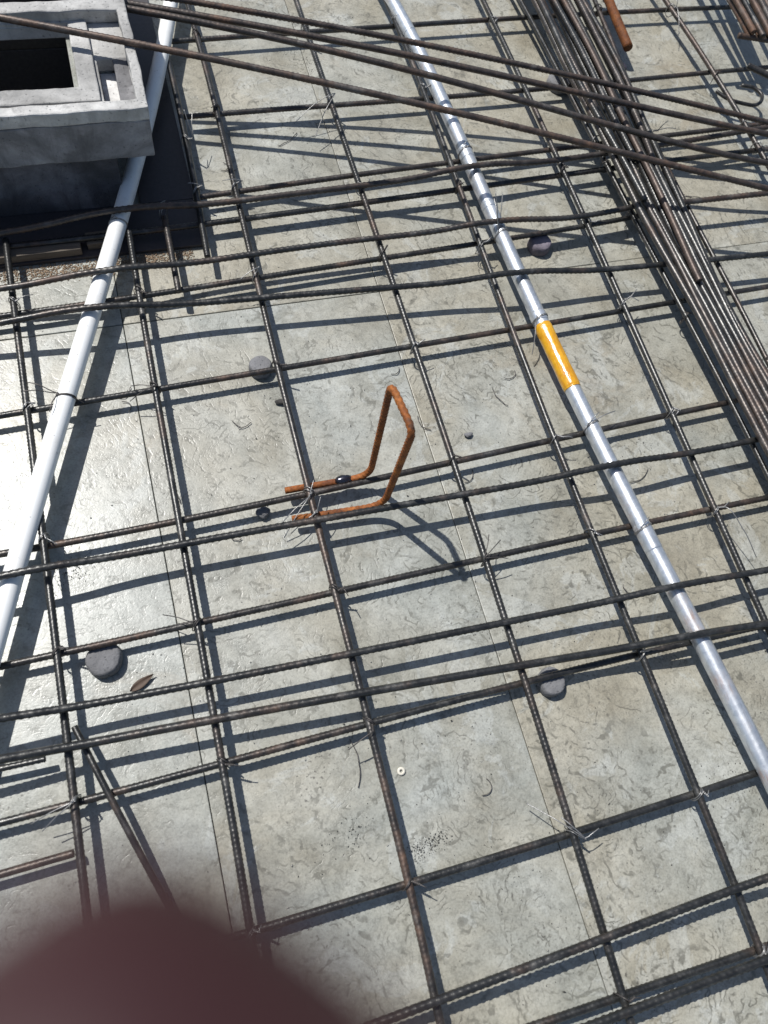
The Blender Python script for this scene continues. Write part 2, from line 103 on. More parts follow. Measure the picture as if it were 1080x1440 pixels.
    'B2': np.array([(0.8474, 2.2397, 0.059), (0.8544, 1.3397, 0.059), (0.8549, 1.2684, 0.059), (0.8553, 1.1971, 0.059), (0.8556, 1.1259, 0.059), (0.8559, 1.0546, 0.059), (0.8561, 0.9833, 0.059), (0.8564, 0.912, 0.059), (0.8567, 0.8407, 0.059), (0.8572, 0.7695, 0.059), (0.8579, 0.6982, 0.059), (0.8588, 0.6269, 0.059), (0.86, 0.5556, 0.059), (0.8616, 0.4843, 0.059), (0.8635, 0.4131, 0.059), (0.8659, 0.3418, 0.059), (0.8957, -0.5577, 0.059)]),
    'B3': np.array([(0.8656, 2.2388, 0.059), (0.8736, 1.3388, 0.059), (0.8742, 1.2674, 0.059), (0.8743, 1.196, 0.059), (0.874, 1.1247, 0.059), (0.8734, 1.0533, 0.059), (0.8726, 0.9819, 0.059), (0.8718, 0.9106, 0.059), (0.8711, 0.8392, 0.059), (0.8706, 0.7678, 0.059), (0.8705, 0.6964, 0.059), (0.8708, 0.6251, 0.059), (0.8716, 0.5537, 0.059), (0.8732, 0.4823, 0.059), (0.8756, 0.4109, 0.059), (0.8789, 0.3396, 0.059), (0.921, -0.5594, 0.059)]),
    'B4': np.array([(0.8844, 2.2378, 0.059), (0.8933, 1.3379, 0.059), (0.894, 1.2664, 0.059), (0.8938, 1.1949, 0.059), (0.8929, 1.1235, 0.059), (0.8915, 1.052, 0.059), (0.8898, 0.9805, 0.059), (0.8879, 0.9091, 0.059), (0.8861, 0.8376, 0.059), (0.8846, 0.7662, 0.059), (0.8836, 0.6947, 0.059), (0.8832, 0.6232, 0.059), (0.8838, 0.5518, 0.059), (0.8853, 0.4803, 0.059), (0.8882, 0.4088, 0.059), (0.8925, 0.3374, 0.059), (0.9469, -0.561, 0.059)]),
    'B5': np.array([(0.902, 2.2369, 0.059), (0.9121, 1.337, 0.059), (0.9129, 1.2654, 0.059), (0.9124, 1.1938, 0.059), (0.9108, 1.1223, 0.059), (0.9086, 1.0507, 0.059), (0.9058, 0.9792, 0.059), (0.9029, 0.9076, 0.059), (0.9, 0.836, 0.059), (0.8975, 0.7645, 0.059), (0.8956, 0.6929, 0.059), (0.8946, 0.6214, 0.059), (0.8948, 0.5498, 0.059), (0.8964, 0.4783, 0.059), (0.8997, 0.4067, 0.059), (0.905, 0.3351, 0.059), (0.9718, -0.5624, 0.059)]),
    'B6': np.array([(0.9174, 2.236, 0.059), (0.9286, 1.336, 0.059), (0.9294, 1.2644, 0.059), (0.9286, 1.1927, 0.059), (0.9265, 1.1211, 0.059), (0.9234, 1.0494, 0.059), (0.9196, 0.9778, 0.059), (0.9156, 0.9061, 0.059), (0.9116, 0.8345, 0.059), (0.9081, 0.7628, 0.059), (0.9053, 0.6912, 0.059), (0.9037, 0.6195, 0.059), (0.9035, 0.5479, 0.059), (0.9051, 0.4762, 0.059), (0.9089, 0.4046, 0.059), (0.9153, 0.3329, 0.059), (0.9945, -0.5636, 0.059)]),
    'C0': np.array([(0.8326, 2.2243, 0.0705), (0.8244, 1.3244, 0.0705), (0.8237, 1.2517, 0.0705), (0.8237, 1.179, 0.0705), (0.8244, 1.1062, 0.0705), (0.8258, 1.0335, 0.0705), (0.8278, 0.9608, 0.0705), (0.8306, 0.8881, 0.0705), (0.834, 0.8154, 0.0705)]),
    'C1': np.array([(0.8573, 2.2229, 0.0705), (0.8545, 1.3229, 0.0705), (0.8543, 1.2393, 0.0705), (0.8542, 1.1557, 0.0705), (0.8544, 1.0721, 0.0705), (0.8547, 0.9886, 0.0705), (0.8553, 0.905, 0.0705)]),
    'C2': np.array([(0.8792, 2.2219, 0.0705), (0.8746, 1.3219, 0.0705), (0.8742, 1.246, 0.0705), (0.8737, 1.17, 0.0705), (0.873, 1.0941, 0.0705), (0.8721, 1.0182, 0.0705), (0.8711, 0.9422, 0.0705), (0.8699, 0.8663, 0.0705), (0.8686, 0.7904, 0.0705), (0.8671, 0.7144, 0.0705), (0.8655, 0.6385, 0.0705)]),
    'C3': np.array([(0.8758, 2.22, 0.0705), (0.9024, 1.3204, 0.0705), (0.9049, 1.2365, 0.0705), (0.9052, 1.1525, 0.0705), (0.9033, 1.0686, 0.0705), (0.8993, 0.9847, 0.0705), (0.8932, 0.9008, 0.0705)]),
    'E6': np.array([(1.2706, 2.1844, 0.083), (1.2304, 1.2853, 0.083), (1.2281, 1.2332, 0.083), (1.2257, 1.1812, 0.083)]),
    'E7': np.array([(1.3603, 2.1968, 0.071), (1.2743, 1.3009, 0.071), (1.2686, 1.242, 0.071), (1.263, 1.1832, 0.071)]),
    'E8': np.array([(1.3705, 2.178, 0.083), (1.2781, 1.2827, 0.083), (1.2725, 1.2285, 0.083), (1.267, 1.1743, 0.083)]),
    'E9': np.array([(1.4293, 2.1925, 0.071), (1.3307, 1.2979, 0.071), (1.325, 1.2469, 0.071), (1.3194, 1.1959, 0.071)]),
    'E0': np.array([(1.2622, 2.1671, 0.095), (1.224, 1.2679, 0.095), (1.222, 1.2206, 0.095), (1.22, 1.1732, 0.095)]),
    'E1': np.array([(1.3068, 2.1647, 0.095), (1.2452, 1.2669, 0.095), (1.2415, 1.2134, 0.095), (1.2378, 1.1599, 0.095)]),
    'E2': np.array([(1.3962, 2.1579, 0.095), (1.2847, 1.2648, 0.095), (1.2785, 1.2152, 0.095), (1.2724, 1.1657, 0.095)]),
    'E3': np.array([(1.3461, 2.1622, 0.095), (1.2664, 1.2657, 0.095), (1.2619, 1.2142, 0.095), (1.2573, 1.1626, 0.095)]),
    'E4': np.array([(1.199, 1.183, 0.082), (1.2371, 1.1721, 0.082), (1.2752, 1.1613, 0.082), (2.1407, 0.9143, 0.082)]),
    'E5': np.array([(1.1787, 1.1007, 0.082), (1.204, 1.0782, 0.082), (1.2293, 1.0558, 0.082), (1.9017, 0.4575, 0.082)]),
    'HK': np.array([(1.2076, 1.1108, 0.03), (1.233, 1.1006, 0.03), (1.2404, 1.082, 0.03), (1.2291, 1.0633, 0.03), (1.2099, 1.0553, 0.03), (1.1894, 1.061, 0.03), (1.1549, 1.0818, 0.03), (1.1425, 1.1005, 0.03)]),
    'ROD': np.array([(-0.1825, 0.1766, 0.03), (-0.1586, 0.1035, 0.0323), (-0.1347, 0.0304, 0.0249), (-0.1107, -0.0427, 0.012), (-0.034, -0.277, -0.0004)]),
}, con=np.array([[0.4475, 2.2811, 0.038], [0.5453, 1.3865, 0.038], [0.553, 1.316, 0.038], [0.5587, 1.2454, 0.038], [0.5629, 1.1749, 0.038], [0.5659, 1.1044, 0.038], [0.5683, 1.0339, 0.038], [0.5702, 0.9634, 0.038], [0.572, 0.8929, 0.038], [0.5739, 0.8224, 0.038], [0.5762, 0.7519, 0.038], [0.579, 0.6814, 0.038], [0.5823, 0.6109, 0.038], [0.5863, 0.5403, 0.038], [0.591, 0.4698, 0.038], [0.5963, 0.3993, 0.038], [0.6022, 0.3288, 0.038], [0.6086, 0.2583, 0.038], [0.6154, 0.1878, 0.038], [0.6222, 0.1173, 0.038], [0.6289, 0.0468, 0.038], [0.6352, -0.0237, 0.038], [0.6407, -0.0942, 0.038], [0.7112, -0.9915, 0.038]]), pip=np.array([[0.3722, 2.2658, 0.039], [0.1316, 1.3986, 0.039], [0.1116, 1.3263, 0.039], [0.09, 1.2539, 0.039], [0.0672, 1.1816, 0.039], [0.0432, 1.1093, 0.039], [0.0183, 1.037, 0.039], [-0.0075, 0.9647, 0.039], [-0.034, 0.8923, 0.039], [-0.0609, 0.82, 0.039], [-0.0882, 0.7477, 0.039], [-0.1157, 0.6754, 0.039], [-0.1432, 0.6031, 0.039], [-0.1706, 0.5307, 0.039], [-0.1976, 0.4584, 0.039], [-0.2243, 0.3861, 0.039], [-0.2503, 0.3138, 0.039], [-0.5548, -0.5331, 0.039]]))

# ------------------------------------------------------------------ helpers
def tag(o, label=None, cat=None, group=None, kind=None):
    if label: o['label'] = label
    if cat: o['category'] = cat
    if group: o['group'] = group
    if kind: o['kind'] = kind
    return o

def link(name, me, mat=None, parent=None):
    o = bpy.data.objects.new(name, me)
    COL.objects.link(o)
    if mat is not None and me is not None and not me.materials:
        me.materials.append(mat)
    if parent is not None:
        o.parent = parent
    return o

def empty(name, loc):
    o = bpy.data.objects.new(name, None)
    COL.objects.link(o)
    o.location = loc
    o.empty_display_size = .05
    return o

def mesh_np(name, V, F, smooth=True):
    """V (n,3), F (m,4) quads or list of tuples"""
    me = bpy.data.meshes.new(name)
    if isinstance(F, np.ndarray):
        n, k = F.shape
        me.vertices.add(len(V)); me.vertices.foreach_set('co', np.asarray(V, np.float32).ravel())
        me.loops.add(n * k); me.loops.foreach_set('vertex_index', F.astype(np.int32).ravel())
        me.polygons.add(n); me.polygons.foreach_set('loop_start', np.arange(0, n * k, k, dtype=np.int32))
        me.polygons.foreach_set('loop_total', np.full(n, k, np.int32))
        me.update(calc_edges=True)
        me.validate()
    else:
        me.from_pydata([tuple(v) for v in V], [], F)
        me.update()
    if smooth:
        me.polygons.foreach_set('use_smooth', [True] * len(me.polygons))
    return me

def spline(P, ds):
    """Catmull-Rom through P, resampled about every ds"""
    P = np.asarray(P, float)
    if len(P) == 2:
        n = max(2, int(np.linalg.norm(P[1] - P[0]) / ds) + 1)
        t = np.linspace(0, 1, n)[:, None]
        return P[0] * (1 - t) + P[1] * t
    A = np.vstack([2 * P[0] - P[1], P, 2 * P[-1] - P[-2]])
    out = []
    for i in range(1, len(A) - 2):
        L = np.linalg.norm(A[i + 1] - A[i])
        n = max(2, int(L / .004)); t = np.linspace(0, 1, n, endpoint=False)[:, None]
        p0, p1, p2, p3 = A[i - 1], A[i], A[i + 1], A[i + 2]
        # non uniform tangents keep long end pieces calm
        l0 = np.linalg.norm(p1 - p0); l1 = L; l2 = np.linalg.norm(p3 - p2)
        m1 = l1 * ((p1 - p0) / l0 * l1 + (p2 - p1) / l1 * l0) / (l0 + l1)
        m2 = l1 * ((p2 - p1) / l1 * l2 + (p3 - p2) / l2 * l1) / (l1 + l2)
        out.append((2 * t**3 - 3 * t**2 + 1) * p1 + (t**3 - 2 * t**2 + t) * m1 + (-2 * t**3 + 3 * t**2) * p2 + (t**3 - t**2) * m2)
    Q = np.vstack(out + [A[-2][None]])
    s = np.r_[0, np.cumsum(np.linalg.norm(np.diff(Q, axis=0), axis=1))]
    n = max(2, int(s[-1] / ds) + 1)
    u = np.linspace(0, s[-1], n)
    return np.stack([np.interp(u, s, Q[:, k]) for k in range(3)], 1)

def frames(C):
    T = np.gradient(C, axis=0)
    T /= np.linalg.norm(T, axis=1)[:, None]
    N = np.zeros_like(T)
    ref = np.array([0, 0, 1.]) if abs(T[0, 2]) < .9 else np.array([1., 0, 0])
    n = ref - T[0] * (ref @ T[0]); N[0] = n / np.linalg.norm(n)
    for i in range(1, len(T)):
        n = N[i - 1] - T[i] * (N[i - 1] @ T[i])
        N[i] = n / np.linalg.norm(n)
    return T, N, np.cross(T, N)

def tube_mesh(name, C, rad, sides=8, rib=None, roll=0., caps=True, smooth=True):
    """rad: scalar or per-ring array; rib: (height, period) adds the rolled ribs of a deformed bar"""
    C = np.asarray(C, float)
    T, N, B = frames(C)
    n = len(C)
    th = np.linspace(0, 2 * np.pi, sides, endpoint=False)
    R = np.broadcast_to(np.asarray(rad, float).reshape(-1, 1), (n, sides)).copy()
    if rib:
        h, per = rib
        s = np.r_[0, np.cumsum(np.linalg.norm(np.diff(C, axis=0), axis=1))]
        sgn = np.sign(np.sin(th + 1e-6))
        ph = (s[:, None] / per + .55 * np.cos(th)[None] * sgn[None] + .25 * (sgn[None] > 0)) % 1.0
        prof = np.clip(1.6 - np.abs(ph - .5) * 6.0, 0, 1)
        cres = np.abs(np.sin(th)) ** .55
        R += h * prof * cres[None]
        R += h * .7 * (np.abs(np.cos(th)) > .9)[None]
    a = th + roll
    V = C[:, None] + R[..., None] * (np.cos(a)[None, :, None] * N[:, None] + np.sin(a)[None, :, None] * B[:, None])
    V = V.reshape(-1, 3)
    i = np.arange(n - 1)[:, None] * sides; j = np.arange(sides)[None]; j2 = (j + 1) % sides
    F = np.stack([i + j, i + j2, i + sides + j2, i + sides + j], -1).reshape(-1, 4)
    if caps:
        V = np.vstack([V, C[0] - T[0] * .0003, C[-1] + T[-1] * .0003])
        c0, c1 = n * sides, n * sides + 1
        q = np.arange(0, sides, 2)
        f0 = np.stack([np.full(len(q), c0), (q + 2) % sides, (q + 1) % sides, q], -1)
        o = (n - 1) * sides
        f1 = np.stack([np.full(len(q), c1), o + q, o + (q + 1) % sides, o + (q + 2) % sides], -1)
        F = np.vstack([F, f0, f1])
    return mesh_np(name, V, F, smooth)

def fillet(P, rs, n=7):
    """polyline with rounded corners"""
    P = [np.array(p, float) for p in P]
    out = [P[0]]
    for i in range(1, len(P) - 1):
        a, b, c = P[i - 1], P[i], P[i + 1]
        u = (a - b) / np.linalg.norm(a - b); v = (c - b) / np.linalg.norm(c - b)
        r = rs[i - 1] if isinstance(rs, (list, tuple)) else rs
        p0, p2 = b + u * r, b + v * r
        for t in np.linspace(0, 1, n):
            out.append((1 - t)**2 * p0 + 2 * t * (1 - t) * b + t * t * p2)
    out.append(P[-1])
    Q = np.array(out)
    s = np.r_[0, np.cumsum(np.linalg.norm(np.diff(Q, axis=0), axis=1))]
    keep = np.r_[True, np.diff(s) > 1e-6]
    return Q[keep], s[keep]

def resample(Q, ds):
    s = np.r_[0, np.cumsum(np.linalg.norm(np.diff(Q, axis=0), axis=1))]
    u = np.linspace(0, s[-1], max(2, int(s[-1] / ds) + 1))
    return np.stack([np.interp(u, s, Q[:, k]) for k in range(3)], 1)

def box_mesh(name, lo, hi, bevel=.0, seg=2):
    bm = bmesh.new()
    bmesh.ops.create_cube(bm, size=1)
    for v in bm.verts:
        v.co = Vector([(lo[k] + hi[k]) / 2 + v.co[k] * (hi[k] - lo[k]) for k in range(3)])
    if bevel:
        bmesh.ops.bevel(bm, geom=bm.edges[:], offset=bevel, segments=seg, profile=.6, affect='EDGES')
    me = bpy.data.meshes.new(name)
    bm.to_mesh(me); bm.free()
    return me

# ------------------------------------------------------------------ materials
class NT:
    def __init__(self, name):
        self.m = bpy.data.materials.new(name); self.m.use_nodes = True
        self.t = self.m.node_tree; self.t.nodes.clear()
        self.out = self.t.nodes.new('ShaderNodeOutputMaterial')
        self.b = self.t.nodes.new('ShaderNodeBsdfPrincipled')
        self.t.links.new(self.b.outputs[0], self.out.inputs[0])
    def n(self, typ, **kw):
        x = self.t.nodes.new(typ)
        for k, v in kw.items(): setattr(x, k, v)
        return x
    def l(self, a, b): self.t.links.new(a, b)
    def put(self, sock, v):
        if hasattr(v, 'is_output') or isinstance(v, bpy.types.NodeSocket): self.l(v, sock)
        else: sock.default_value = v
    def coord(self, kind='Object'):
        return self.n('ShaderNodeTexCoord').outputs[kind]
    def pos(self): return self.n('ShaderNodeNewGeometry').outputs['Position']
    def noise(self, vec, scale, detail=4, rough=.55, dist=0.):
        x = self.n('ShaderNodeTexNoise')
        self.l(vec, x.inputs['Vector'])
        x.inputs['Scale'].default_value = scale; x.inputs['Detail'].default_value = detail
        x.inputs['Roughness'].default_value = rough; x.inputs['Distortion'].default_value = dist
        return x
    def ramp(self, fac, stops, interp='LINEAR'):
        x = self.n('ShaderNodeValToRGB'); x.color_ramp.interpolation = interp
        e = x.color_ramp.elements
        while len(e) < len(stops): e.new(.5)
        for q, (p, c) in zip(e, stops):
            q.position = p
            q.color = (c, c, c, 1) if isinstance(c, (int, float)) else (*c, 1)
        self.l(fac, x.inputs[0]); return x.outputs[0]
    def mix(self, fac, a, b, mode='MIX'):
        x = self.n('ShaderNodeMix', data_type='RGBA', blend_type=mode)
        self.put(x.inputs['Factor'], fac)
        for s, v in ((x.inputs['A'], a), (x.inputs['B'], b)):
            if isinstance(v, tuple): s.default_value = (*v, 1)
            else: self.put(s, v)
        return x.outputs['Result']
    def math(self, op, a, b=0., c=0.):
        x = self.n('ShaderNodeMath', operation=op)
        self.put(x.inputs[0], a); self.put(x.inputs[1], b); self.put(x.inputs[2], c)
        return x.outputs[0]
    def vmath(self, op, a, b):
        x = self.n('ShaderNodeVectorMath', operation=op)
        self.put(x.inputs[0], a)
        if isinstance(b, (int, float)): x.inputs['Scale'].default_value = b
        else: self.put(x.inputs[1], b)
        return x.outputs[0]
    def bump(self, h, strength, dist, prev=None):
        x = self.n('ShaderNodeBump')
        x.inputs['Strength'].default_value = strength; x.inputs['Distance'].default_value = dist
        self.l(h, x.inputs['Height'])
        if prev is not None: self.l(prev, x.inputs['Normal'])
        return x.outputs[0]
    def rand(self): return self.n('ShaderNodeObjectInfo').outputs['Random']
    def objcol(self): return self.n('ShaderNodeObjectInfo').outputs['Color']
    def set(self, **kw):
        names = dict(color='Base Color', rough='Roughness', metal='Metallic', normal='Normal', spec='Specular IOR Level', coat='Coat Weight',
                     coatr='Coat Roughness', sss='Subsurface Weight')
        for k, v in kw.items():
            s = self.b.inputs[names[k]]
            if isinstance(v, tuple): s.default_value = (*v, 1)
            else: self.put(s, v)
        return self.m

def mat_deck():
    k = NT('formwork_face')
    P = k.pos()
    # shift the pattern from panel to panel
    off = k.n('ShaderNodeCombineXYZ'); r = k.rand()
    k.l(k.math('MULTIPLY', r, 37.), off.inputs[0]); k.l(k.math('MULTIPLY', r, 91.), off.inputs[1])
    Q = k.vmath('ADD', P, off.outputs[0])
    n1 = k.noise(Q, 3.2, 5, .6, .6)
    n2 = k.noise(Q, 11, 6, .62, .4)
    n3 = k.noise(Q, 55, 5, .65)
    n4 = k.noise(Q, 420, 3, .6)
    grey = k.ramp(n2.outputs[0], [(.28, (.238, .250, .226)), (.5, (.300, .312, .284)), (.72, (.372, .385, .357))])
    warm = k.ramp(n2.outputs[0], [(.28, (.222, .202, .152)), (.5, (.308, .288, .228)), (.75, (.388, .370, .305))])
    tint = k.n('ShaderNodeSeparateColor'); k.l(k.objcol(), tint.inputs[0])
    wf = k.math('ADD', k.ramp(n1.outputs[0], [(.36, 0.), (.66, 1.)]), k.math('SUBTRACT', tint.outputs[0], .5))
    wf.node.use_clamp = True
    c = k.mix(wf, grey, warm)
    # worn pale film with crisp torn edges
    pale = k.ramp(k.noise(Q, 7.5, 9, .68, 1.2).outputs[0], [(.55, 0.), (.585, .8), (.75, .55)])
    c = k.mix(k.math('MULTIPLY', pale, .5), c, (.43, .445, .42))
    # cement wash and brown stains
    st = k.ramp(k.noise(Q, 5.3, 7, .7, .8).outputs[0], [(.60, 0.), (.74, .75)])
    c = k.mix(k.math('MULTIPLY', st, .55), c, (.235, .175, .10))
    # mottling
    c = k.mix(.55, c, k.ramp(n3.outputs[0], [(.25, .66), (.5, .98), (.8, 1.22)]), 'MULTIPLY')
    c = k.mix(.45, c, k.ramp(n4.outputs[0], [(.3, .5), (.5, 1.), (.72, 1.3)]), 'MULTIPLY')
    # swirls left by a trowel and boots: warped bands, thin and broken
    w1 = k.noise(Q, 5, 2, .5); w2 = k.noise(Q, 19, 3, .6)
    warp = k.vmath('ADD', k.vmath('SCALE', w1.outputs['Color'], .42), k.vmath('SCALE', w2.outputs['Color'], .075))
    WQ = k.vmath('ADD', Q, warp)
    wave = k.n('ShaderNodeTexWave', wave_type='BANDS', bands_direction='DIAGONAL')
    k.l(WQ, wave.inputs[0]); wave.inputs['Scale'].default_value = 13; wave.inputs['Distortion'].default_value = 2.6
    wave.inputs['Detail'].default_value = 3; wave.inputs['Detail Scale'].default_value = 3.5
    ln = k.ramp(wave.outputs['Fac'], [(.0, 1.), (.06, .8), (.15, 0.)])
    m1 = k.ramp(k.noise(Q, 6.5, 4, .6).outputs[0], [(.41, 0.), (.52, 1.)])
    m2 = k.ramp(k.noise(Q, 60, 3, .6).outputs[0], [(.44, 0.), (.56, 1.)])
    swirl = k.math('MULTIPLY', ln, k.math('MULTIPLY', m1, m2))
    # scrape arcs round scattered centres
    vc = k.n('ShaderNodeTexVoronoi', feature='F1'); vc.inputs['Scale'].default_value = 8.5
    k.l(k.vmath('ADD', Q, k.vmath('SCALE', k.noise(Q, 14, 3, .6).outputs['Color'], .05)), vc.inputs['Vector'])
    ph = k.math('ADD', k.math('MULTIPLY', vc.outputs['Distance'], 95.), k.math('MULTIPLY', k.noise(Q, 24, 4, .6).outputs[0], 26.))
    arc = k.ramp(k.math('MULTIPLY_ADD', k.math('SINE', ph), .5, .5), [(.74, 0.), (.93, 1.)])
    arc = k.math('MULTIPLY', arc, k.math('MULTIPLY', k.ramp(k.noise(Q, 7.7, 4, .6, .3).outputs[0], [(.42, 0.), (.54, 1.)]), k.ramp(k.noise(Q, 46, 3, .6).outputs[0], [(.46, 0.), (.60, 1.)])))
    # fine worm-like cracks in the residue
    v = k.n('ShaderNodeTexVoronoi', feature='DISTANCE_TO_EDGE'); v.inputs['Scale'].default_value = 34
    k.l(k.vmath('ADD', Q, k.vmath('SCALE', k.noise(Q, 38, 4, .65).outputs['Color'], .085)), v.inputs['Vector'])
    cr = k.ramp(v.outputs['Distance'], [(.0, 1.), (.05, .8), (.11, 0.)])
    m3 = k.ramp(k.noise(Q, 9, 5, .65, .5).outputs[0], [(.44, 0.), (.55, 1.)])
    m4 = k.ramp(k.noise(Q, 85, 3, .6).outputs[0], [(.45, 0.), (.58, 1.)])
    worm = k.math('MULTIPLY', cr, k.math('MULTIPLY', m3, m4))
    v2 = k.n('ShaderNodeTexVoronoi', feature='DISTANCE_TO_EDGE'); v2.inputs['Scale'].default_value = 88
    k.l(k.vmath('ADD', Q, k.vmath('SCALE', k.noise(Q, 90, 3, .6).outputs['Color'], .04)), v2.inputs['Vector'])
    worm2 = k.math('MULTIPLY', k.ramp(v2.outputs['Distance'], [(.0, 1.), (.1, 0.)]),
                   k.math('MULTIPLY', k.ramp(k.noise(Q, 13, 5, .6).outputs[0], [(.44, 0.), (.57, 1.)]), m2))
    lines = k.math('MAXIMUM', swirl, k.math('MAXIMUM', k.math('MULTIPLY', worm, .55), k.math('MAXIMUM', arc, k.math('MULTIPLY', worm2, .5))))
    lines = k.math('MULTIPLY', lines, k.ramp(tint.outputs[0], [(.1, .25), (.3, .6), (.6, 1.0)]))
    c = k.mix(k.math('MULTIPLY', lines, .66), c, (.075, .072, .056))
    # dark grit speckle gathered in patches
    sp = k.ramp(k.noise(Q, 260, 2, .5).outputs[0], [(.62, 0.), (.68, 1.)])
    spm = k.ramp(k.noise(Q, 8.5, 5, .65, .3).outputs[0], [(.5, 0.1), (.64, 1.)])
    sp = k.math('MULTIPLY', sp, spm)
    c = k.mix(k.math('MULTIPLY', sp, .75), c, (.075, .07, .06))
    ro = k.ramp(n2.outputs[0], [(.3, .27), (.7, .41)])
    ro = k.math('ADD', ro, k.math('MULTIPLY', k.math('SUBTRACT', n3.outputs[0], .5), .18))
    ro = k.math('ADD', ro, k.math('MULTIPLY', k.math('SUBTRACT', tint.outputs[0], .3), .22))
    h = k.math('ADD', k.math('MULTIPLY', n3.outputs[0], .6), k.math('MULTIPLY', n4.outputs[0], .25))
    h = k.math('SUBTRACT', h, k.math('MULTIPLY', lines, .7))
    h = k.math('ADD', h, k.math('MULTIPLY', pale, .12))
    nb = k.bump(n2.outputs[0], .25, .004)
    return k.set(color=c, rough=ro, spec=.62, normal=k.bump(h, .26, .0012, nb))

def mat_steel(name, rust=0.0, dark=1.0, rib=True):
    k = NT(name)
    P = k.pos(); r = k.rand()
    n1 = k.noise(P, 9, 5, .65); n2 = k.noise(P, 70, 5, .7); n3 = k.noise(P, 500, 2, .5)
    c = k.ramp(n2.outputs[0], [(.3, (.024 * dark, .025 * dark, .026 * dark)), (.55, (.052 * dark, .052 * dark, .050 * dark)), (.8, (.11 * dark, .108 * dark, .102 * dark))])
    f = k.math('ADD', k.ramp(n1.outputs[0], [(.49, 0.), (.70, .75)]), k.math('MULTIPLY', k.math('SUBTRACT', r, .72), .45))
    f = k.math('ADD', k.math('MULTIPLY', f, k.ramp(n2.outputs[0], [(.3, .35), (.7, 1.)])), rust)
    f.node.use_clamp = True
    rc = k.ramp(n2.outputs[0], [(.3, (.065, .032, .018)), (.6, (.16, .072, .032)), (.85, (.26, .125, .058))])
    c = k.mix(k.math('MULTIPLY', f, .8), c, rc)
    # cement dust
    d = k.ramp(k.noise(P, 26, 6, .7).outputs[0], [(.55, 0.), (.70, .6)])
    c = k.mix(d, c, (.17, .165, .155))
    ro = k.math('ADD', .34, k.math('MULTIPLY', f, .38))
    ro = k.math('ADD', ro, k.math('MULTIPLY', d, .3))
    return k.set(color=c, metal=k.math('SUBTRACT', .62, k.math('MULTIPLY', f, .5)), rough=ro, spec=.6, normal=k.bump(k.math('ADD', n2.outputs[0], k.math('MULTIPLY', n3.outputs[0], .5)), .5, .0006))

def mat_rust(name, bright):
    k = NT(name); P = k.pos()
    n = k.noise(P, 40, 6, .7); m = k.noise(P, 300, 3, .6); b = k.noise(P, 12, 3, .6)
    a = bright
    c = k.ramp(n.outputs[0], [(.25, (.16 * a, .050 * a, .016 * a)), (.5, (.36 * a, .115 * a, .026 * a)), (.8, (.50 * a, .19 * a, .045 * a))])
    c = k.mix(k.ramp(b.outputs[0], [(.46, 0.), (.66, .75)]), c, (.15 * a, .052 * a, .024 * a))
    c = k.mix(k.ramp(k.noise(P, 26, 5, .7).outputs[0], [(.60, 0.), (.68, .7)]), c, (.075 * a, .05 * a, .04 * a))
    c = k.mix(.7, c, k.ramp(m.outputs[0], [(.3, .45), (.6, 1.2)]), 'MULTIPLY')
    c = k.mix(.6, c, k.ramp(k.noise(P, 90, 4, .7).outputs[0], [(.3, .4), (.62, 1.2)]), 'MULTIPLY')
    return k.set(color=c, rough=.72, spec=.35, normal=k.bump(k.math('ADD', n.outputs[0], m.outputs[0]), .6, .0008))

def mat_galv():
    k = NT('galvanised_steel'); P = k.pos()
    v = k.n('ShaderNodeTexVoronoi'); v.inputs['Scale'].default_value = 160; k.l(P, v.inputs['Vector'])
    n = k.noise(P, 14, 5, .65); st = k.n('ShaderNodeMapping'); st.inputs['Scale'].default_value = (60, 5, 60); k.l(P, st.inputs[0])
    s = k.noise(st.outputs[0], 3, 5, .7)
    c = k.ramp(v.outputs['Color'], [(.2, (.55, .58, .61)), (.8, (.70, .72, .74))])
    c = k.mix(k.ramp(s.outputs[0], [(.55, 0.), (.72, .7)]), c, (.24, .235, .23))
    c = k.mix(k.ramp(k.noise(P, 48, 6, .7).outputs[0], [(.42, 0.), (.66, .5)]), c, (.40, .45, .51))
    rs = k.math('MULTIPLY', k.ramp(n.outputs[0], [(.54, 0.), (.72, .8)]), k.ramp(s.outputs[0], [(.4, .2), (.6, 1.)]))
    c = k.mix(rs, c, (.24, .105, .045))
    return k.set(color=c, metal=k.math('SUBTRACT', .72, k.math('MULTIPLY', rs, .7)), rough=k.math('ADD', .22, k.math('MULTIPLY', s.outputs[0], .30)), normal=k.bump(n.outputs[0], .3, .002, k.bump(s.outputs[0], .3, .0006)))

def mat_pvc():
    k = NT('white_pvc'); P = k.pos()
    n = k.noise(P, 30, 5, .65); g = k.noise(P, 7, 4, .6)
    c = k.mix(k.ramp(n.outputs[0], [(.56, 0.), (.78, .5)]), (.82, .82, .80), (.60, .585, .54))
    c = k.mix(k.ramp(k.noise(P, 180, 2, .5).outputs[0], [(.68, 0.), (.75, .7)]), c, (.36, .34, .30))
    return k.set(color=c, rough=.34, spec=.5, normal=k.bump(g.outputs[0], .15, .002))

def mat_tape():
    k = NT('yellow_tape'); P = k.pos()
    n = k.noise(P, 45, 5, .65, .8)
    mp = k.n('ShaderNodeMapping'); mp.inputs['Scale'].default_value = (150, 22, 150); k.l(P, mp.inputs[0])
    w = k.noise(mp.outputs[0], 1., 4, .6, .7)
    c = k.ramp(n.outputs[0], [(.25, (.46, .20, .006)), (.5, (.62, .31, .010)), (.8, (.74, .43, .03))])
    c = k.mix(k.ramp(w.outputs[0], [(.36, .6), (.47, 0.)]), c, (.46, .17, .006))
    return k.set(color=c, rough=.24, spec=.5, coat=.4, coatr=.1, normal=k.bump(k.math('ADD', w.outputs[0], n.outputs[0]), .55, .0016))

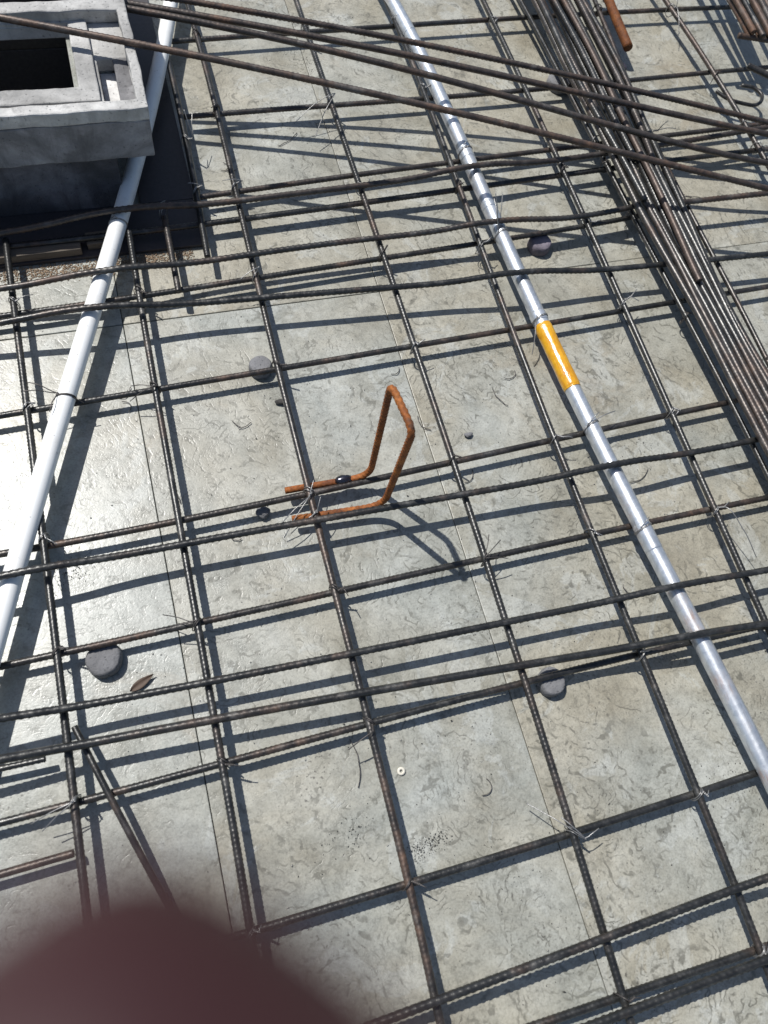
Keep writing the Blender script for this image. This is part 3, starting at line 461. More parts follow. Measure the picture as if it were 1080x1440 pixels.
def mat_concrete(name, base, rough=.85, con=1.0):
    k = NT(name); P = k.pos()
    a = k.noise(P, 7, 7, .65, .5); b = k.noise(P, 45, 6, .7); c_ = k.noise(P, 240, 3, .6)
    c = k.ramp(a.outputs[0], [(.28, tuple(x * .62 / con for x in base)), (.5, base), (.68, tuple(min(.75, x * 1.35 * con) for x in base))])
    c = k.mix(.5, c, k.ramp(b.outputs[0], [(.25, .6), (.5, 1.), (.8, 1.25)]), 'MULTIPLY')
    mp = k.n('ShaderNodeMapping'); mp.inputs['Scale'].default_value = (14, 14, 3); k.l(P, mp.inputs[0])
    sn = k.noise(mp.outputs[0], 1.6, 7, .7, 1.)
    c = k.mix(k.math('MULTIPLY', k.ramp(sn.outputs[0], [(.52, 0.), (.66, 1.)]), .5), c, tuple(x * .42 for x in base))
    pit = k.ramp(c_.outputs[0], [(.30, 1.), (.36, 0.)])
    c = k.mix(k.math('MULTIPLY', pit, .6), c, tuple(x * .3 for x in base))
    h = k.math('SUBTRACT', k.math('ADD', b.outputs[0], k.math('MULTIPLY', c_.outputs[0], .5)), k.math('MULTIPLY', pit, .6))
    return k.set(color=c, rough=rough, spec=.35, normal=k.bump(h, .7, .0022, k.bump(a.outputs[0], .4, .006)))

def mat_wire(name, base, metal, rough):
    k = NT(name); P = k.pos()
    n = k.noise(P, 120, 4, .6)
    c = k.mix(k.ramp(n.outputs[0], [(.45, 0.), (.7, .7)]), base, tuple(x * .45 for x in base))
    return k.set(color=c, metal=metal, rough=rough)

def mat_wood(name, base):
    k = NT(name); P = k.pos()
    mp = k.n('ShaderNodeMapping'); mp.inputs['Scale'].default_value = (4, 60, 60); k.l(P, mp.inputs[0])
    n = k.noise(mp.outputs[0], 3, 6, .65, .4)
    c = k.ramp(n.outputs[0], [(.3, tuple(x * .5 for x in base)), (.7, base)])
    return k.set(color=c, rough=.8, normal=k.bump(n.outputs[0], .5, .002))

def mat_skin():
    k = NT('skin'); P = k.pos()
    n = k.noise(P, 300, 4, .6); a = k.noise(P, 60, 3, .5)
    c = k.ramp(a.outputs[0], [(.3, (.032, .0115, .0130)), (.7, (.052, .0185, .020))])  # very dark tone stands in for shade from the unbuilt phone
    return k.set(color=c, rough=.55, spec=.3, normal=k.bump(n.outputs[0], .3, .0004))

def mat_plain(name, base, rough=.5, metal=0.):
    k = NT(name); P = k.pos()
    n = k.noise(P, 160, 4, .6)
    c = k.mix(k.ramp(n.outputs[0], [(.3, 0.), (.75, 1.)]), tuple(x * .7 for x in base), base)
    return k.set(color=c, rough=rough, metal=metal, normal=k.bump(n.outputs[0], .3, .0006))

M = dict(deck=mat_deck(), steel=mat_steel('bar_steel'), steel_top=mat_steel('bar_steel_brown', .26, 1.2), steel_bundle=mat_steel('bundle_steel', .06, 1.15), steel_old=mat_steel('bar_steel_rusty', .55, 1.15),
         rust=mat_rust('orange_rust', .78), rust_dark=mat_rust('brown_rust', .4), galv=mat_galv(), pvc=mat_pvc(), tape=mat_tape(),
         box=mat_concrete('cast_concrete', (.42, .413, .395), .85, 1.3), box_side=mat_concrete('stained_shaded_concrete', (.19, .187, .19), .75, 1.6), box_shade=mat_concrete('shaded_concrete', (.085, .083, .09), .7, 1.7), mortar=mat_concrete('pale_mortar', (.78, .77, .75)), spacer=mat_concrete('spacer_mortar', (.17, .17, .175), .8), spacer_dark=mat_concrete('spacer_mauve', (.15, .132, .155), .7), pit=mat_plain('shaft_wall', (.10, .10, .10), .95),  # frame sides darker than its top: shade put into the concrete colour
         seam=mat_plain('under_deck', (.12, .115, .10), .9), wire=mat_wire('tie_wire_bright', (.36, .355, .345), .75, .42), wire_dark=mat_wire('tie_wire_dark', (.11, .10, .095), .6, .5),
         wood=mat_wood('dark_timber', (.16, .13, .10)), board_shade=mat_plain('dark_shade_board', (.046, .041, .044), .55), chips=mat_wood('sawdust', (.33, .24, .16)), grit=mat_plain('grit_dark', (.055, .052, .048), .9), grit_pale=mat_plain('grit_pale', (.42, .41, .37), .9),
         skin=mat_skin(), nail=mat_plain('nail', (.30, .18, .17), .35), washer=mat_plain('white_plastic', (.72, .68, .58), .5), ground=mat_concrete('bare_ground', (.30, .28, .25)),
         leaf=mat_plain('dry_leaf', (.10, .065, .045), .7), knot=mat_plain('welded_steel', (.10, .10, .12), .25, .9), rubber=mat_plain('dark_plastic', (.035, .03, .045), .55))

def ring_mesh(name, outer, holes, z0, z1, off=Vector((0, 0, 0)), bev=.0022, jag=0.):
    """slab with rectangular holes, built as a grid of cells so that there are no overlaps"""
    xs = sorted(set([outer[0], outer[2]] + [h[0] for h in holes] + [h[2] for h in holes]))
    ys = sorted(set([outer[1], outer[3]] + [h[1] for h in holes] + [h[3] for h in holes]))
    solid = {}
    for i in range(len(xs) - 1):
        for j in range(len(ys) - 1):
            cx, cy = (xs[i] + xs[i + 1]) / 2, (ys[j] + ys[j + 1]) / 2
            solid[i, j] = not any(h[0] < cx < h[2] and h[1] < cy < h[3] for h in holes)
    bm = bmesh.new()
    vt = {}
    def v(i, j, z):
        if (i, j, z) not in vt: vt[i, j, z] = bm.verts.new((xs[i] - off.x, ys[j] - off.y, z))
        return vt[i, j, z]
    for (i, j), s in solid.items():
        if not s: continue
        bm.faces.new([v(i, j, z1), v(i + 1, j, z1), v(i + 1, j + 1, z1), v(i, j + 1, z1)])
        bm.faces.new([v(i, j, z0), v(i, j + 1, z0), v(i + 1, j + 1, z0), v(i + 1, j, z0)])
        for (di, dj, a, b) in ((-1, 0, (i, j + 1), (i, j)), (1, 0, (i + 1, j), (i + 1, j + 1)), (0, -1, (i, j), (i + 1, j)), (0, 1, (i + 1, j + 1), (i, j + 1))):
            if not solid.get((i + di, j + dj), False):
                bm.faces.new([v(*a, z0), v(*b, z0), v(*b, z1), v(*a, z1)])
    bmesh.ops.recalc_face_normals(bm, faces=bm.faces[:])
    sharp = [e for e in bm.edges if len(e.link_faces) == 2 and e.calc_face_angle() > .5]
    bmesh.ops.bevel(bm, geom=sharp, offset=bev, segments=2, profile=.5, affect='EDGES')
    if jag:
        for _ in range(2):
            long = [e for e in bm.edges if e.calc_length() > .03]
            if long: bmesh.ops.subdivide_edges(bm, edges=long, cuts=5, use_grid_fill=True)
        for v in bm.verts:
            n = noise.noise_vector(v.co * 26) * jag + noise.noise_vector(v.co * 110) * jag * .55
            v.co += n
    me = bpy.data.meshes.new(name); bm.to_mesh(me); bm.free()
    return me

# ------------------------------------------------------------------ ground and deck
g = link('ground', mesh_np('ground', [(-60, -60, -2.9), (60, -60, -2.9), (60, 60, -2.9), (-60, 60, -2.9)], [(0, 1, 2, 3)], False), M['ground'])
g['kind'] = 'structure'
HOLE = (-.44, 1.02, -.06, 1.43)
deck = link('formwork_deck', ring_mesh('formwork_deck', (-2.06, -2.5, 3.57, 4.0), [HOLE], -.06, -.014), M['seam'])
deck['kind'] = 'structure'
XS = [-.05 + .403 * i for i in range(-5, 10)]
YS = [-2.46, -1.46, -.36, .752, 1.86, 2.96, 3.96]
def panel(x0, x1, y0, y1, dz):
    bm = bmesh.new()
    gp = .0005
    bmesh.ops.create_cube(bm, size=1)
    for v in bm.verts:
        v.co = Vector(((x0 + gp if v.co.x < 0 else x1 - gp), (y0 + gp if v.co.y < 0 else y1 - gp), (dz if v.co.z > 0 else -.0135)))
    top = [e for e in bm.edges if all(v.co.z > -.01 for v in e.verts)]
    bmesh.ops.bevel(bm, geom=top, offset=.0009, segments=2, profile=.5, affect='EDGES')
    me = bpy.data.meshes.new('panel'); bm.to_mesh(me); bm.free()
    return me
for i in range(len(XS) - 1):
    for j in range(len(YS) - 1):
        dz = random.uniform(-.0006, .0006) - .0006
        has_hole = XS[i] < -.3 < XS[i + 1] and YS[j] < 1.1 < YS[j + 1]
        me = ring_mesh('panel', (XS[i] + .0005, YS[j] + .0005, XS[i + 1] - .0005, YS[j + 1] - .0005), [HOLE], -.0135, dz, bev=.0009) if has_hole else panel(XS[i], XS[i + 1], YS[j], YS[j + 1], dz)
        o = link('panel', me, M['deck'], deck)
        t = {3: .20, 4: .24, 5: .52, 6: .66, 7: .70}.get(i, random.uniform(.2, .7)) + random.uniform(-.06, .06)
        if j >= 3: t += .22
        o.color = (t, t, t, 1)

# ------------------------------------------------------------------ concrete duct frame, upper left
BX0, BX1, BY0, BY1, ZB, ZTOP = -.62, .045, .966, 1.50, .105, .19
bx = empty('concrete_duct_frame', (-.2, 1.2, 0))
tag(bx, 'grey concrete duct frame with black square opening, standing on the deck', 'concrete frame')
off = Vector((-.2, 1.2, 0))
def bpart(name, lo, hi, mat, bev=.003):
    me = box_mesh(name, Vector(lo) - off, Vector(hi) - off, bev, 2)
    return link(name, me, mat, bx)
FL = .1685   # floor of the shallow recess
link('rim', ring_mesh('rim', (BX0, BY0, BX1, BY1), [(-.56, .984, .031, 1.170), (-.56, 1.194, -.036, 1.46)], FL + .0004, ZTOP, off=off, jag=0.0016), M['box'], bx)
link('recess_floor', ring_mesh('recess_floor', (BX0 + .002, BY0 + .002, BX1 - .002, BY1 - .002), [(-.33, 1.033, -.043, 1.1695), (-.012, 1.010, .0295, 1.094), (-.56, 1.1945, -.0365, 1.4595)], .148, FL, off=off), M['box'], bx)
link('opening_lip', ring_mesh('opening_lip', (-.36, 1.0045, -.0165, 1.1685), [(-.3295, 1.0335, -.0435, 1.168)], FL + .0006, FL + .0065, off=off, jag=0.0012), M['box'], bx)
link('shaft', ring_mesh('shaft', (-.47, .99, -.03, 1.46), [HOLE], -1.8, -.0605, off=off), M['pit'], bx)
bpart('shaft_bottom', (-.47, .99, -1.86), (-.03, 1.46, -1.801), M['pit'], .001)
bpart('mortar_pad', (-.0118, 1.0102, .128), (.0293, 1.0938, .1455), M['mortar'], .001)
link('apron', ring_mesh('apron', (BX0 + .0005, BY0 + .0005, BX1 - .0005, BY1 - .0005), [(BX0 + .03, BY0 + .03, BX1 - .035, BY1 - .03)], ZB, FL - .0004, off=off, jag=0.0016), M['box_side'], bx)  # stained band, darkened in colour for the side turned from the sun
link('body', ring_mesh('body', (BX0 + .035, .976, -.012, BY1 - .035), [(BX0 + .06, 1.0, -.036, BY1 - .06)], .0005, .1478, off=off, jag=0.0015), M['box_shade'], bx)  # darkest concrete copy, the shade under the rim painted in

# ------------------------------------------------------------------ deformed bars
REBAR = {
    'L1': (0.0056, 'leftmost lengthwise rebar, running under the white plastic pipe at the left edge', 'lengthwise rebars of the mesh', 'steel'),
    'L2': (0.0056, 'lengthwise rebar next right of the white pipe, starting by the concrete frame', 'lengthwise rebars of the mesh', 'steel'),
    'L2b': (0.0056, 'short stub of lengthwise rebar in the shade right of the white pipe', 'lengthwise rebars of the mesh', 'steel'),
    'L2c': (0.0056, 'short lengthwise rebar along the shaded right side of the concrete frame', 'lengthwise rebars of the mesh', 'steel'),
    'L3': (0.0056, 'lengthwise rebar lying over both feet of the orange loop', 'lengthwise rebars of the mesh', 'steel'),
    'L4': (0.0056, 'lengthwise rebar just right of the orange loop and of the white washer', 'lengthwise rebars of the mesh', 'steel'),
    'L5': (0.0056, 'lengthwise rebar hugging the left side of the galvanised conduit', 'lengthwise rebars of the mesh', 'steel'),
    'L6': (0.0056, 'lengthwise rebar midway between the galvanised conduit and the long bundle', 'lengthwise rebars of the mesh', 'steel'),
    'L7': (0.005, 'lengthwise rebar half hidden in the shade along the left of the bundle', 'lengthwise rebars of the mesh', 'steel'),
    'L8': (0.005, 'lengthwise rebar emerging from under the right side of the bundle', 'lengthwise rebars of the mesh', 'steel'),
    'L9': (0.0058, 'lengthwise rebar between the rusty pipe stub and the corner bundle', 'lengthwise rebars of the mesh', 'steel'),
    'T1': (0.0052, 'lower crosswise rebar farthest away, passing under the rusty pipe stub', 'lower crosswise rebars of the mesh', 'steel_top'),
    'T2': (0.0052, 'second farthest lower crosswise rebar, just beyond the spacer under the bundle', 'lower crosswise rebars of the mesh', 'steel_top'),
    'T3': (0.0052, 'lower crosswise rebar in a tight pair beside the concrete frame', 'lower crosswise rebars of the mesh', 'steel_top'),
    'T4': (0.0054, 'orange-flecked upper crosswise rebar crossing the pipe before the concrete frame', 'upper crosswise rebars of the mesh', 'steel_top'),
    'T5': (0.0056, 'dark lower crosswise rebar along the shaded foot of the concrete frame', 'lower crosswise rebars of the mesh', 'steel'),
    'T6': (0.0052, 'upper crosswise rebar above the sawdust strip, ending at the bundle', 'upper crosswise rebars of the mesh', 'steel_top'),
    'T6b': (0.0056, 'brown upper crosswise rebar starting right of the bundle, below the slung bars', 'upper crosswise rebars of the mesh', 'steel_top'),
    'T7': (0.005, 'lower crosswise rebar carrying the dark mauve spacer beside the conduit', 'lower crosswise rebars of the mesh', 'steel'),
    'T8': (0.0054, 'long upper crosswise rebar between the mauve spacer and the yellow tape', 'upper crosswise rebars of the mesh', 'steel'),
    'T9': (0.0052, 'lower crosswise rebar meeting the conduit at the far end of the yellow tape', 'lower crosswise rebars of the mesh', 'steel'),
    'T10': (0.0052, 'lower crosswise rebar beside the welded foot of the orange loop', 'lower crosswise rebars of the mesh', 'steel'),
    'T11': (0.0054, 'upper crosswise rebar before the near foot of the orange loop', 'upper crosswise rebars of the mesh', 'steel'),
    'T12': (0.0052, 'lower crosswise rebar over the large spacer in the glare', 'lower crosswise rebars of the mesh', 'steel'),
    'T13': (0.0054, 'upper crosswise rebar between the large left spacer and the dry leaf', 'upper crosswise rebars of the mesh', 'steel'),
    'T14': (0.0056, 'second upper crosswise rebar below the dry leaf, crossing the conduit', 'upper crosswise rebars of the mesh', 'steel'),
    'T15': (0.0052, 'lower crosswise rebar above the white washer, over the pale spacer', 'lower crosswise rebars of the mesh', 'steel'),
    'T16': (0.0054, 'lower crosswise rebar below the white washer, ending under the conduit', 'lower crosswise rebars of the mesh', 'steel'),
    'T17': (0.0056, 'upper crosswise rebar with bold ribs at the lower right', 'upper crosswise rebars of the mesh', 'steel'),
    'T18': (0.0054, 'lower crosswise rebar lowest at the right, its near twin lapping it', 'lower crosswise rebars of the mesh', 'steel'),
    'T19': (0.0056, 'upper crosswise rebar in the bottom right corner', 'upper crosswise rebars of the mesh', 'steel'),
    'S1': (0.005, 'short crosswise bar end at the lower left edge above the blurred fingertip', None, 'steel'),
    'S2': (0.0042, 'short crosswise bar end close below another bar at the left edge', None, 'steel'),
    'ROD': (0.0046, 'plain thin rod slanting down from a crosswise bar into the blurred fingertip', None, 'steel'),
    'D1': (0.0054, 'topmost of the long brown bars slung across the top of the photo', 'long loose bars slung across the top', 'steel_top'),
    'D2': (0.0056, 'second from the top of the long brown bars slung across the top', 'long loose bars slung across the top', 'steel_top'),
    'D3': (0.0056, 'third from the top of the long brown bars slung across the top', 'long loose bars slung across the top', 'steel_top'),
    'D4': (0.0058, 'lowest of the slung brown bars, crossing over the concrete frame and its black opening', 'long loose bars slung across the top', 'steel_top'),
    'B0': (0.006, 'leftmost bar of the long bundle, next to the shaded lengthwise rebar', 'bars of the long bundle', 'steel_bundle'),
    'B1': (0.006, 'second bar from the left in the bottom layer of the long bundle', 'bars of the long bundle', 'steel_bundle'),
    'B2': (0.006, 'third bar from the left in the bottom layer of the long bundle', 'bars of the long bundle', 'steel_bundle'),
    'B3': (0.006, 'fourth bar from the left in the bottom layer of the long bundle', 'bars of the long bundle', 'steel_bundle'),
    'B4': (0.006, 'fifth bar from the left in the bottom layer of the long bundle', 'bars of the long bundle', 'steel_bundle'),
    'B5': (0.006, 'sixth bar from the left in the bottom layer of the long bundle', 'bars of the long bundle', 'steel_bundle'),
    'B6': (0.006, 'rightmost bar of the long bundle', 'bars of the long bundle', 'steel_bundle'),
    'C0': (0.0058, 'leftmost top layer bar of the long bundle, ending part way down', 'bars of the long bundle', 'steel_top'),
    'C1': (0.0058, 'second from the left top layer bar of the long bundle, ending part way down', 'bars of the long bundle', 'steel_bundle'),
    'C2': (0.0058, 'third from the left top layer bar of the long bundle, ending part way down', 'bars of the long bundle', 'steel_top'),
    'C3': (0.0058, 'rightmost top layer bar of the long bundle, ending part way down', 'bars of the long bundle', 'steel_bundle'),
    'E0': (0.0062, 'leftmost bar of the dark corner bundle at the upper right', 'bars of the corner bundle', 'steel_bundle'),
    'E1': (0.0062, 'thick grey second bar of the dark corner bundle', 'bars of the corner bundle', 'steel_bundle'),
    'E2': (0.0062, 'rightmost bar of the dark corner bundle at the photo edge', 'bars of the corner bundle', 'steel_bundle'),
    'E3': (0.0062, 'third bar of the dark corner bundle, close to the edge', 'bars of the corner bundle', 'steel_bundle'),
    'E6': (0.0062, 'left bar in the shaded under layer of the dark corner bundle', 'bars of the corner bundle', 'steel'),
    'E7': (0.0062, 'second from left bar in the shaded under layer of the dark corner bundle', 'bars of the corner bundle', 'steel'),
    'E8': (0.0062, 'third from left bar in the shaded under layer of the dark corner bundle', 'bars of the corner bundle', 'steel'),
    'E9': (0.0062, 'right bar in the shaded under layer of the dark corner bundle', 'bars of the corner bundle', 'steel'),
    'E4': (0.006, 'short dark bar lying across the ends of the corner bundle', None, 'steel'),
    'E5': (0.006, 'short dark bar slanting off the right edge below the corner bundle', None, 'steel'),
}
BARS = {}
RIBS = dict(L=(.0005, .0056), Tl=(.0006, .0062), Tu=(.00085, .0088), D=(.00065, .0074), B=(.00055, .0060))
def rebar(key, r, label, group, mat, cat='rebar'):
    rib = RIBS['L' if key[0] == 'L' else 'D' if key[0] == 'D' else 'B' if key[0] in 'BCE' else 'Tu' if group and 'upper' in group else 'Tl']
    if key == 'ROD': rib = (.0002, .006)
    r *= .92 if key[0] in 'BCE' else .84
    ds = rib[1] / 4.6
    C = spline(DATA['bars'][key], ds)
    if key[0] in 'BCE':
        q = random.uniform(0, 6); C[:, 0] += .0022 * np.sin(C[:, 1] * 7 + q) + .0012 * np.sin(C[:, 1] * 17 + 2 * q); C[:, 2] += .0012 * np.abs(np.sin(C[:, 1] * 9 + q))
        mat = random.choice((M['steel_bundle'], M['steel_top'], M['steel_bundle'], M['steel'], M['steel_old']))
    base = C[0].copy(); base[2] = 0
    me = tube_mesh('rebar', C - base, r, 8, rib, random.uniform(0, 6.28))
    o = link('rebar', me, mat)
    o.location = base
    tag(o, label, cat, group)
    BARS[key] = o
    return o
for key, (r, label, group, mname) in REBAR.items():
    rebar(key, r, label, group, M[mname])

# hooked bar end, upper right
hk = np.array(DATA['bars']['HK'])
C = spline(hk, .003)
base = np.array([hk[0][0], hk[0][1], 0])
o = link('hooked_rebar', tube_mesh('hooked_rebar', C - base, .0036, 8), M['steel'])
o.location = base
tag(o, 'thin dark bar end bent round into a hook, near the upper right corner', 'rebar hook')

# ------------------------------------------------------------------ wire ties (children of the bar they are knotted round)
def wire_mesh(name, paths, r=.00065, sides=5):
    Vs, Fs, o = [], [], 0
    for P in paths:
        C = spline(np.array(P), .0018)
        me = tube_mesh('tmp', C, r, 6, caps=True)
        n = len(me.vertices); v = np.zeros(n * 3, np.float32); me.vertices.foreach_get('co', v)
        f = np.zeros(len(me.polygons) * 4, np.int32); me.polygons.foreach_get('vertices', f)
        Vs.append(v.reshape(-1, 3)); Fs.append(f.reshape(-1, 4) + o); o += n
        bpy.data.meshes.remove(me)
    return mesh_np(name, np.vstack(Vs), np.vstack(Fs))
def tie(key, x, y, tails=(), bright=True, z=None, rr=.0078, rh=.013, rnd=None):
    """loop of soft wire round a crossing with a twisted knot and loose tails; tails: (dx,dy,dz) tips from the knot"""
    bar = BARS[key]
    P = np.array(DATA['bars'][key])
    ax = 1 if key[0] in 'LB' else 0
    zc = (float(np.interp(y if ax else x, P[:, ax], P[:, 2])) if P[0, ax] < P[-1, ax] else float(np.interp(y if ax else x, P[::-1, ax], P[::-1, 2]))) if z is None else z
    cx = x; cy = y
    if ax: cx = float(np.interp(y, P[:, 1], P[:, 0])) if P[0, 1] < P[-1, 1] else float(np.interp(y, P[::-1, 1], P[::-1, 0]))
    else: cy = float(np.interp(x, P[:, 0], P[:, 1])) if P[0, 0] < P[-1, 0] else float(np.interp(x, P[::-1, 0], P[::-1, 1]))
    c = np.array([cx, cy, zc - .005])
    d = np.array([.70, .71, 0]) if random.random() < .7 else np.array([.71, -.70, 0])
    paths = []
    for q in range(2):
        t = np.linspace(0, 2 * np.pi * 1.0, 22)
        jx = random.uniform(-.002, .002)
        paths.append([c + d * np.cos(a) * (rr + .0012 * q) + np.array([0, 0, 1]) * np.sin(a) * rh * (.98 + .05 * q) + np.array([-d[1], d[0], 0]) * (jx + .0012 * q) for a in t])
    kn = c + d * rr * .6 + np.array([0, 0, rh * .75])
    t = np.linspace(0, 1, 26)
    dirv = np.array([random.uniform(-.6, .9), random.uniform(-.9, .2), .35]); dirv /= np.linalg.norm(dirv)
    e1 = np.cross(dirv, [0, 0, 1]); e1 /= np.linalg.norm(e1); e2 = np.cross(dirv, e1)
    for s in (0, np.pi):
        paths.append([kn + dirv * .011 * a + .0011 * (np.cos(a * 15 + s) * e1 + np.sin(a * 15 + s) * e2) for a in t])
    tip = kn + dirv * .009
    for tv in tails:
        tv = np.array(tv, float); m = tip + tv * .5 + np.array([0, 0, np.linalg.norm(tv) * .10])
        e = tip + tv; e[2] = max(e[2], .0012)
        paths.append([kn, tip, m, e])
    paths = [[p - np.array(bar.location) for p in q] for q in paths]
    o = link('tie_wire', wire_mesh('tie_wire', paths), M['wire'] if bright else M['wire_dark'], bar)
    return o
TIES = [
    ('L4', 0.367, 1.1413, [(-0.075, -0.035, -0.02), (-0.05, -0.07, -0.025)], True),
    ('L3', 0.156, 0.9638, [(-0.03, 0.0, 0.004)], True),
    ('L3', 0.169, 0.7846, [(-0.03, -0.012, -0.006)], True),
    ('L2', -0.014, 0.6167, [(-0.03, 0.012, -0.01), (-0.035, -0.006, -0.02)], False),
    ('L3', 0.157, 0.4133, [(-0.05, -0.03, -0.015), (-0.045, -0.045, -0.02), (0.01, 0.02, 0.006)], True),
    ('L3', 0.157, 0.379, [(-0.04, -0.02, -0.01), (0.008, 0.016, 0.01)], True),
    ('L1', -0.189, 0.4186, [(0.012, -0.012, 0.0)], True),
    ('L4', 0.369, 0.6187, [(0.012, 0.004, 0.004)], True),
    ('L2c', 0.099, 0.963, [(-0.02, 0.004, 0.004)], True),
    ('L5', 0.537, 0.4242, [(0.015, -0.004, 0.0)], True),
    ('L3', 0.157, 0.0949, [(-0.028, -0.012, -0.004), (-0.034, -0.014, -0.008)], False),
    ('L4', 0.364, -0.0917, [(-0.02, 0.03, 0.0), (-0.05, 0.055, -0.02), (0.02, 0.006, 0.004)], True),
    ('L5', 0.5375, 0.0891, [(0.01, -0.002, 0.0), (0.018, 0.008, 0.0)], True),
    ('L1', -0.187, 0.0943, [(-0.05, -0.012, -0.01), (-0.04, -0.022, -0.015)], True),
    ('L6', 0.7427, 0.641, [(0.015, 0.01, 0.004), (0.012, -0.01, 0.0)], True),
    ('L6', 0.7324, 0.262, [(0.012, 0.006, 0.0), (0.03, -0.08, -0.02)], True),
    ('L4', 0.369, 0.266, [(0.03, 0.02, 0.0), (0.035, -0.005, -0.01), (0.015, 0.03, 0.004)], False),
    ('L5', 0.5438, -0.274, [(0.012, 0.02, 0.006), (0.02, 0.0, 0.0)], True),
    ('L6', 0.7278, 1.3227, [(0.01, 0.01, 0.0)], True),
    ('L9', 1.1449, 1.3368, [(0.0, 0.02, 0.03), (-0.01, -0.06, -0.02)], True),
    ('L2', -0.0174, 0.2646, [(-0.035, 0.02, -0.01), (-0.03, 0.002, -0.01)], False),
    ('L2c', 0.07, 1.075, [(-0.005, 0.03, 0.03), (0.008, 0.035, 0.02)], True),
    ('L2b', 0.035, 0.93, [(0.01, 0.006, 0.0)], True),
    ('L8', 1.02, 0.49, [(0.01, 0.0, 0.004)], False),
    ('L8', 0.955, 0.84, [(0.02, -0.006, 0.0), (-0.01, -0.01, 0.0)], False),
    ('L6', 0.733, 0.815, [(0.01, 0.0, 0.002)], True),
    ('L5', 0.53, 1.155, [(0.008, 0.008, 0.0)], True),
    ('L7', 0.842, 0.6, [(-0.012, 0.004, 0.0)], False),
    ('L7', 0.845, 0.83, [(-0.01, 0.0, 0.0)], False),
    ('L4', 0.362, 0.94, [(0.006, 0.008, 0.006)], True),
    ('L5', 0.529, 0.79, [(0.008, 0.006, 0.002)], True),
    ('L1', -0.194, 0.79, [(0.02, 0.004, 0.0)], True),
    ('L9', 1.165, 1.14, [(0.01, -0.006, 0.0)], False),
    ('L8', 0.94, 1.0, [(0.012, 0.0, 0.02), (0.03, -0.01, 0.01)], True),
    ('L3', 0.157, 0.27, [(0.004, -0.012, 0.0)], False),
]
for t in TIES: tie(*t)
done = [(t[1], t[2]) for t in TIES]
for a in ('L1', 'L2', 'L3', 'L4', 'L5', 'L6', 'L7', 'L8', 'L9'):
    A = DATA['bars'][a]
    for b in ('T1', 'T2', 'T3', 'T5', 'T7', 'T9', 'T10', 'T12', 'T15', 'T16', 'T18'):
        B = DATA['bars'][b]
        y = B[:, 1].mean()
        for _ in range(3):
            x = float(np.interp(y, A[np.argsort(A[:, 1]), 1], A[np.argsort(A[:, 1]), 0])); y = float(np.interp(x, B[:, 0], B[:, 1]))
        if not (A[:, 1].min() < y < A[:, 1].max() and B[:, 0].min() < x < B[:, 0].max()): continue
        if min(math.hypot(x - p, y - q) for p, q in done) < .06 or random.random() > .62: continue
        s = random.choice((-1, 1))
        tie(a, x, y, [(s * random.uniform(.004, .010), random.uniform(-.008, .008), random.uniform(-.006, .004)) for _ in range(random.choice((0, 1, 2)))], random.random() < .4)
        done.append((x, y))

# ------------------------------------------------------------------ galvanised conduit with a taped joint
def along(C, y0, y1):
    C = np.asarray(C); m = (C[:, 1] <= max(y0, y1)) & (C[:, 1] >= min(y0, y1))
    return C[m]
con = spline(DATA['con'], .006)
cb = np.array([con[len(con) // 2][0], con[len(con) // 2][1], 0])
conduit = empty('steel_conduit', cb)
tag(conduit, 'shiny galvanised steel conduit with yellow tape round its joint, running lengthwise', 'conduit')
link('pipe', tube_mesh('pipe', con - cb, .0125, 20), M['galv'], conduit)
seg = along(con, .4965, .622)
seg = resample(seg, .0015)
rr = .0138 + .00016 * np.sin(np.arange(len(seg)) * .21) + .00012 * np.sin(np.arange(len(seg)) * .083 + 1) + RNG.uniform(-.00006, .00006, len(seg))
rr[:3] -= .0005; rr[-3:] -= .0006
tp = link('tape_wrap', tube_mesh('tape_wrap', seg - cb, rr, 22), M['tape'], conduit)
tag(tp, 'glossy yellow tape wound round the joint')
for (y0, y1, ra) in ((.972, 1.003, .0131), (.855, .872, .0130), (.6235, .645, .0133), (.222, .2665, .0129), (1.285, 1.30, .0130)):
    s = resample(along(con, y0, y1), .002)
    q = np.full(len(s), ra); q[0] = q[-1] = ra - .0005
    link('coupling', tube_mesh('coupling', s - cb, q, 20), M['galv'], conduit)
def band(parent, basep, C, yc, r, tails, bright=True):
    """wire hoop round a pipe, with loose tails"""
    C = np.asarray(C); i = int(np.argmin(np.abs(C[:, 1] - yc))); c = C[i]
    T, N, B = frames(C[max(0, i - 3):i + 4]); T, N, B = T[3], N[3], B[3]
    paths = []
    for q in range(2):
        paths.append([c + (N * np.cos(a) + B * np.sin(a)) * (r + .0006) + T * (.0016 * q + .003 * np.sin(a)) for a in np.linspace(0, 2 * np.pi, 26)])
    kn = c + (N * .8 + B * .6) * (r + .002)
    for tv in tails:
        tv = np.array(tv, float)
        paths.append([kn - tv * .05, kn + tv * .15, kn + tv * .6 + np.array([0, 0, .004]), kn + tv])
    link('tie_wire', wire_mesh('tie_wire', [[p - basep for p in q] for q in paths], .0007), M['wire'] if bright else M['wire_dark'], parent)
band(conduit, cb, con, .802, .0125, [(.012, .045, .035), (-.006, .038, .045), (.003, .05, .02)])
band(conduit, cb, con, .628, .0134, [(-.016, -.05, -.03)])
band(conduit, cb, con, .433, .0125, [(.05, .012, .0), (.02, .012, .006), (-.012, -.01, .0)])
band(conduit, cb, con, .262, .0130, [(.014, .01, .006)])
band(conduit, cb, con, .989, .0131, [(.012, .008, .004)])

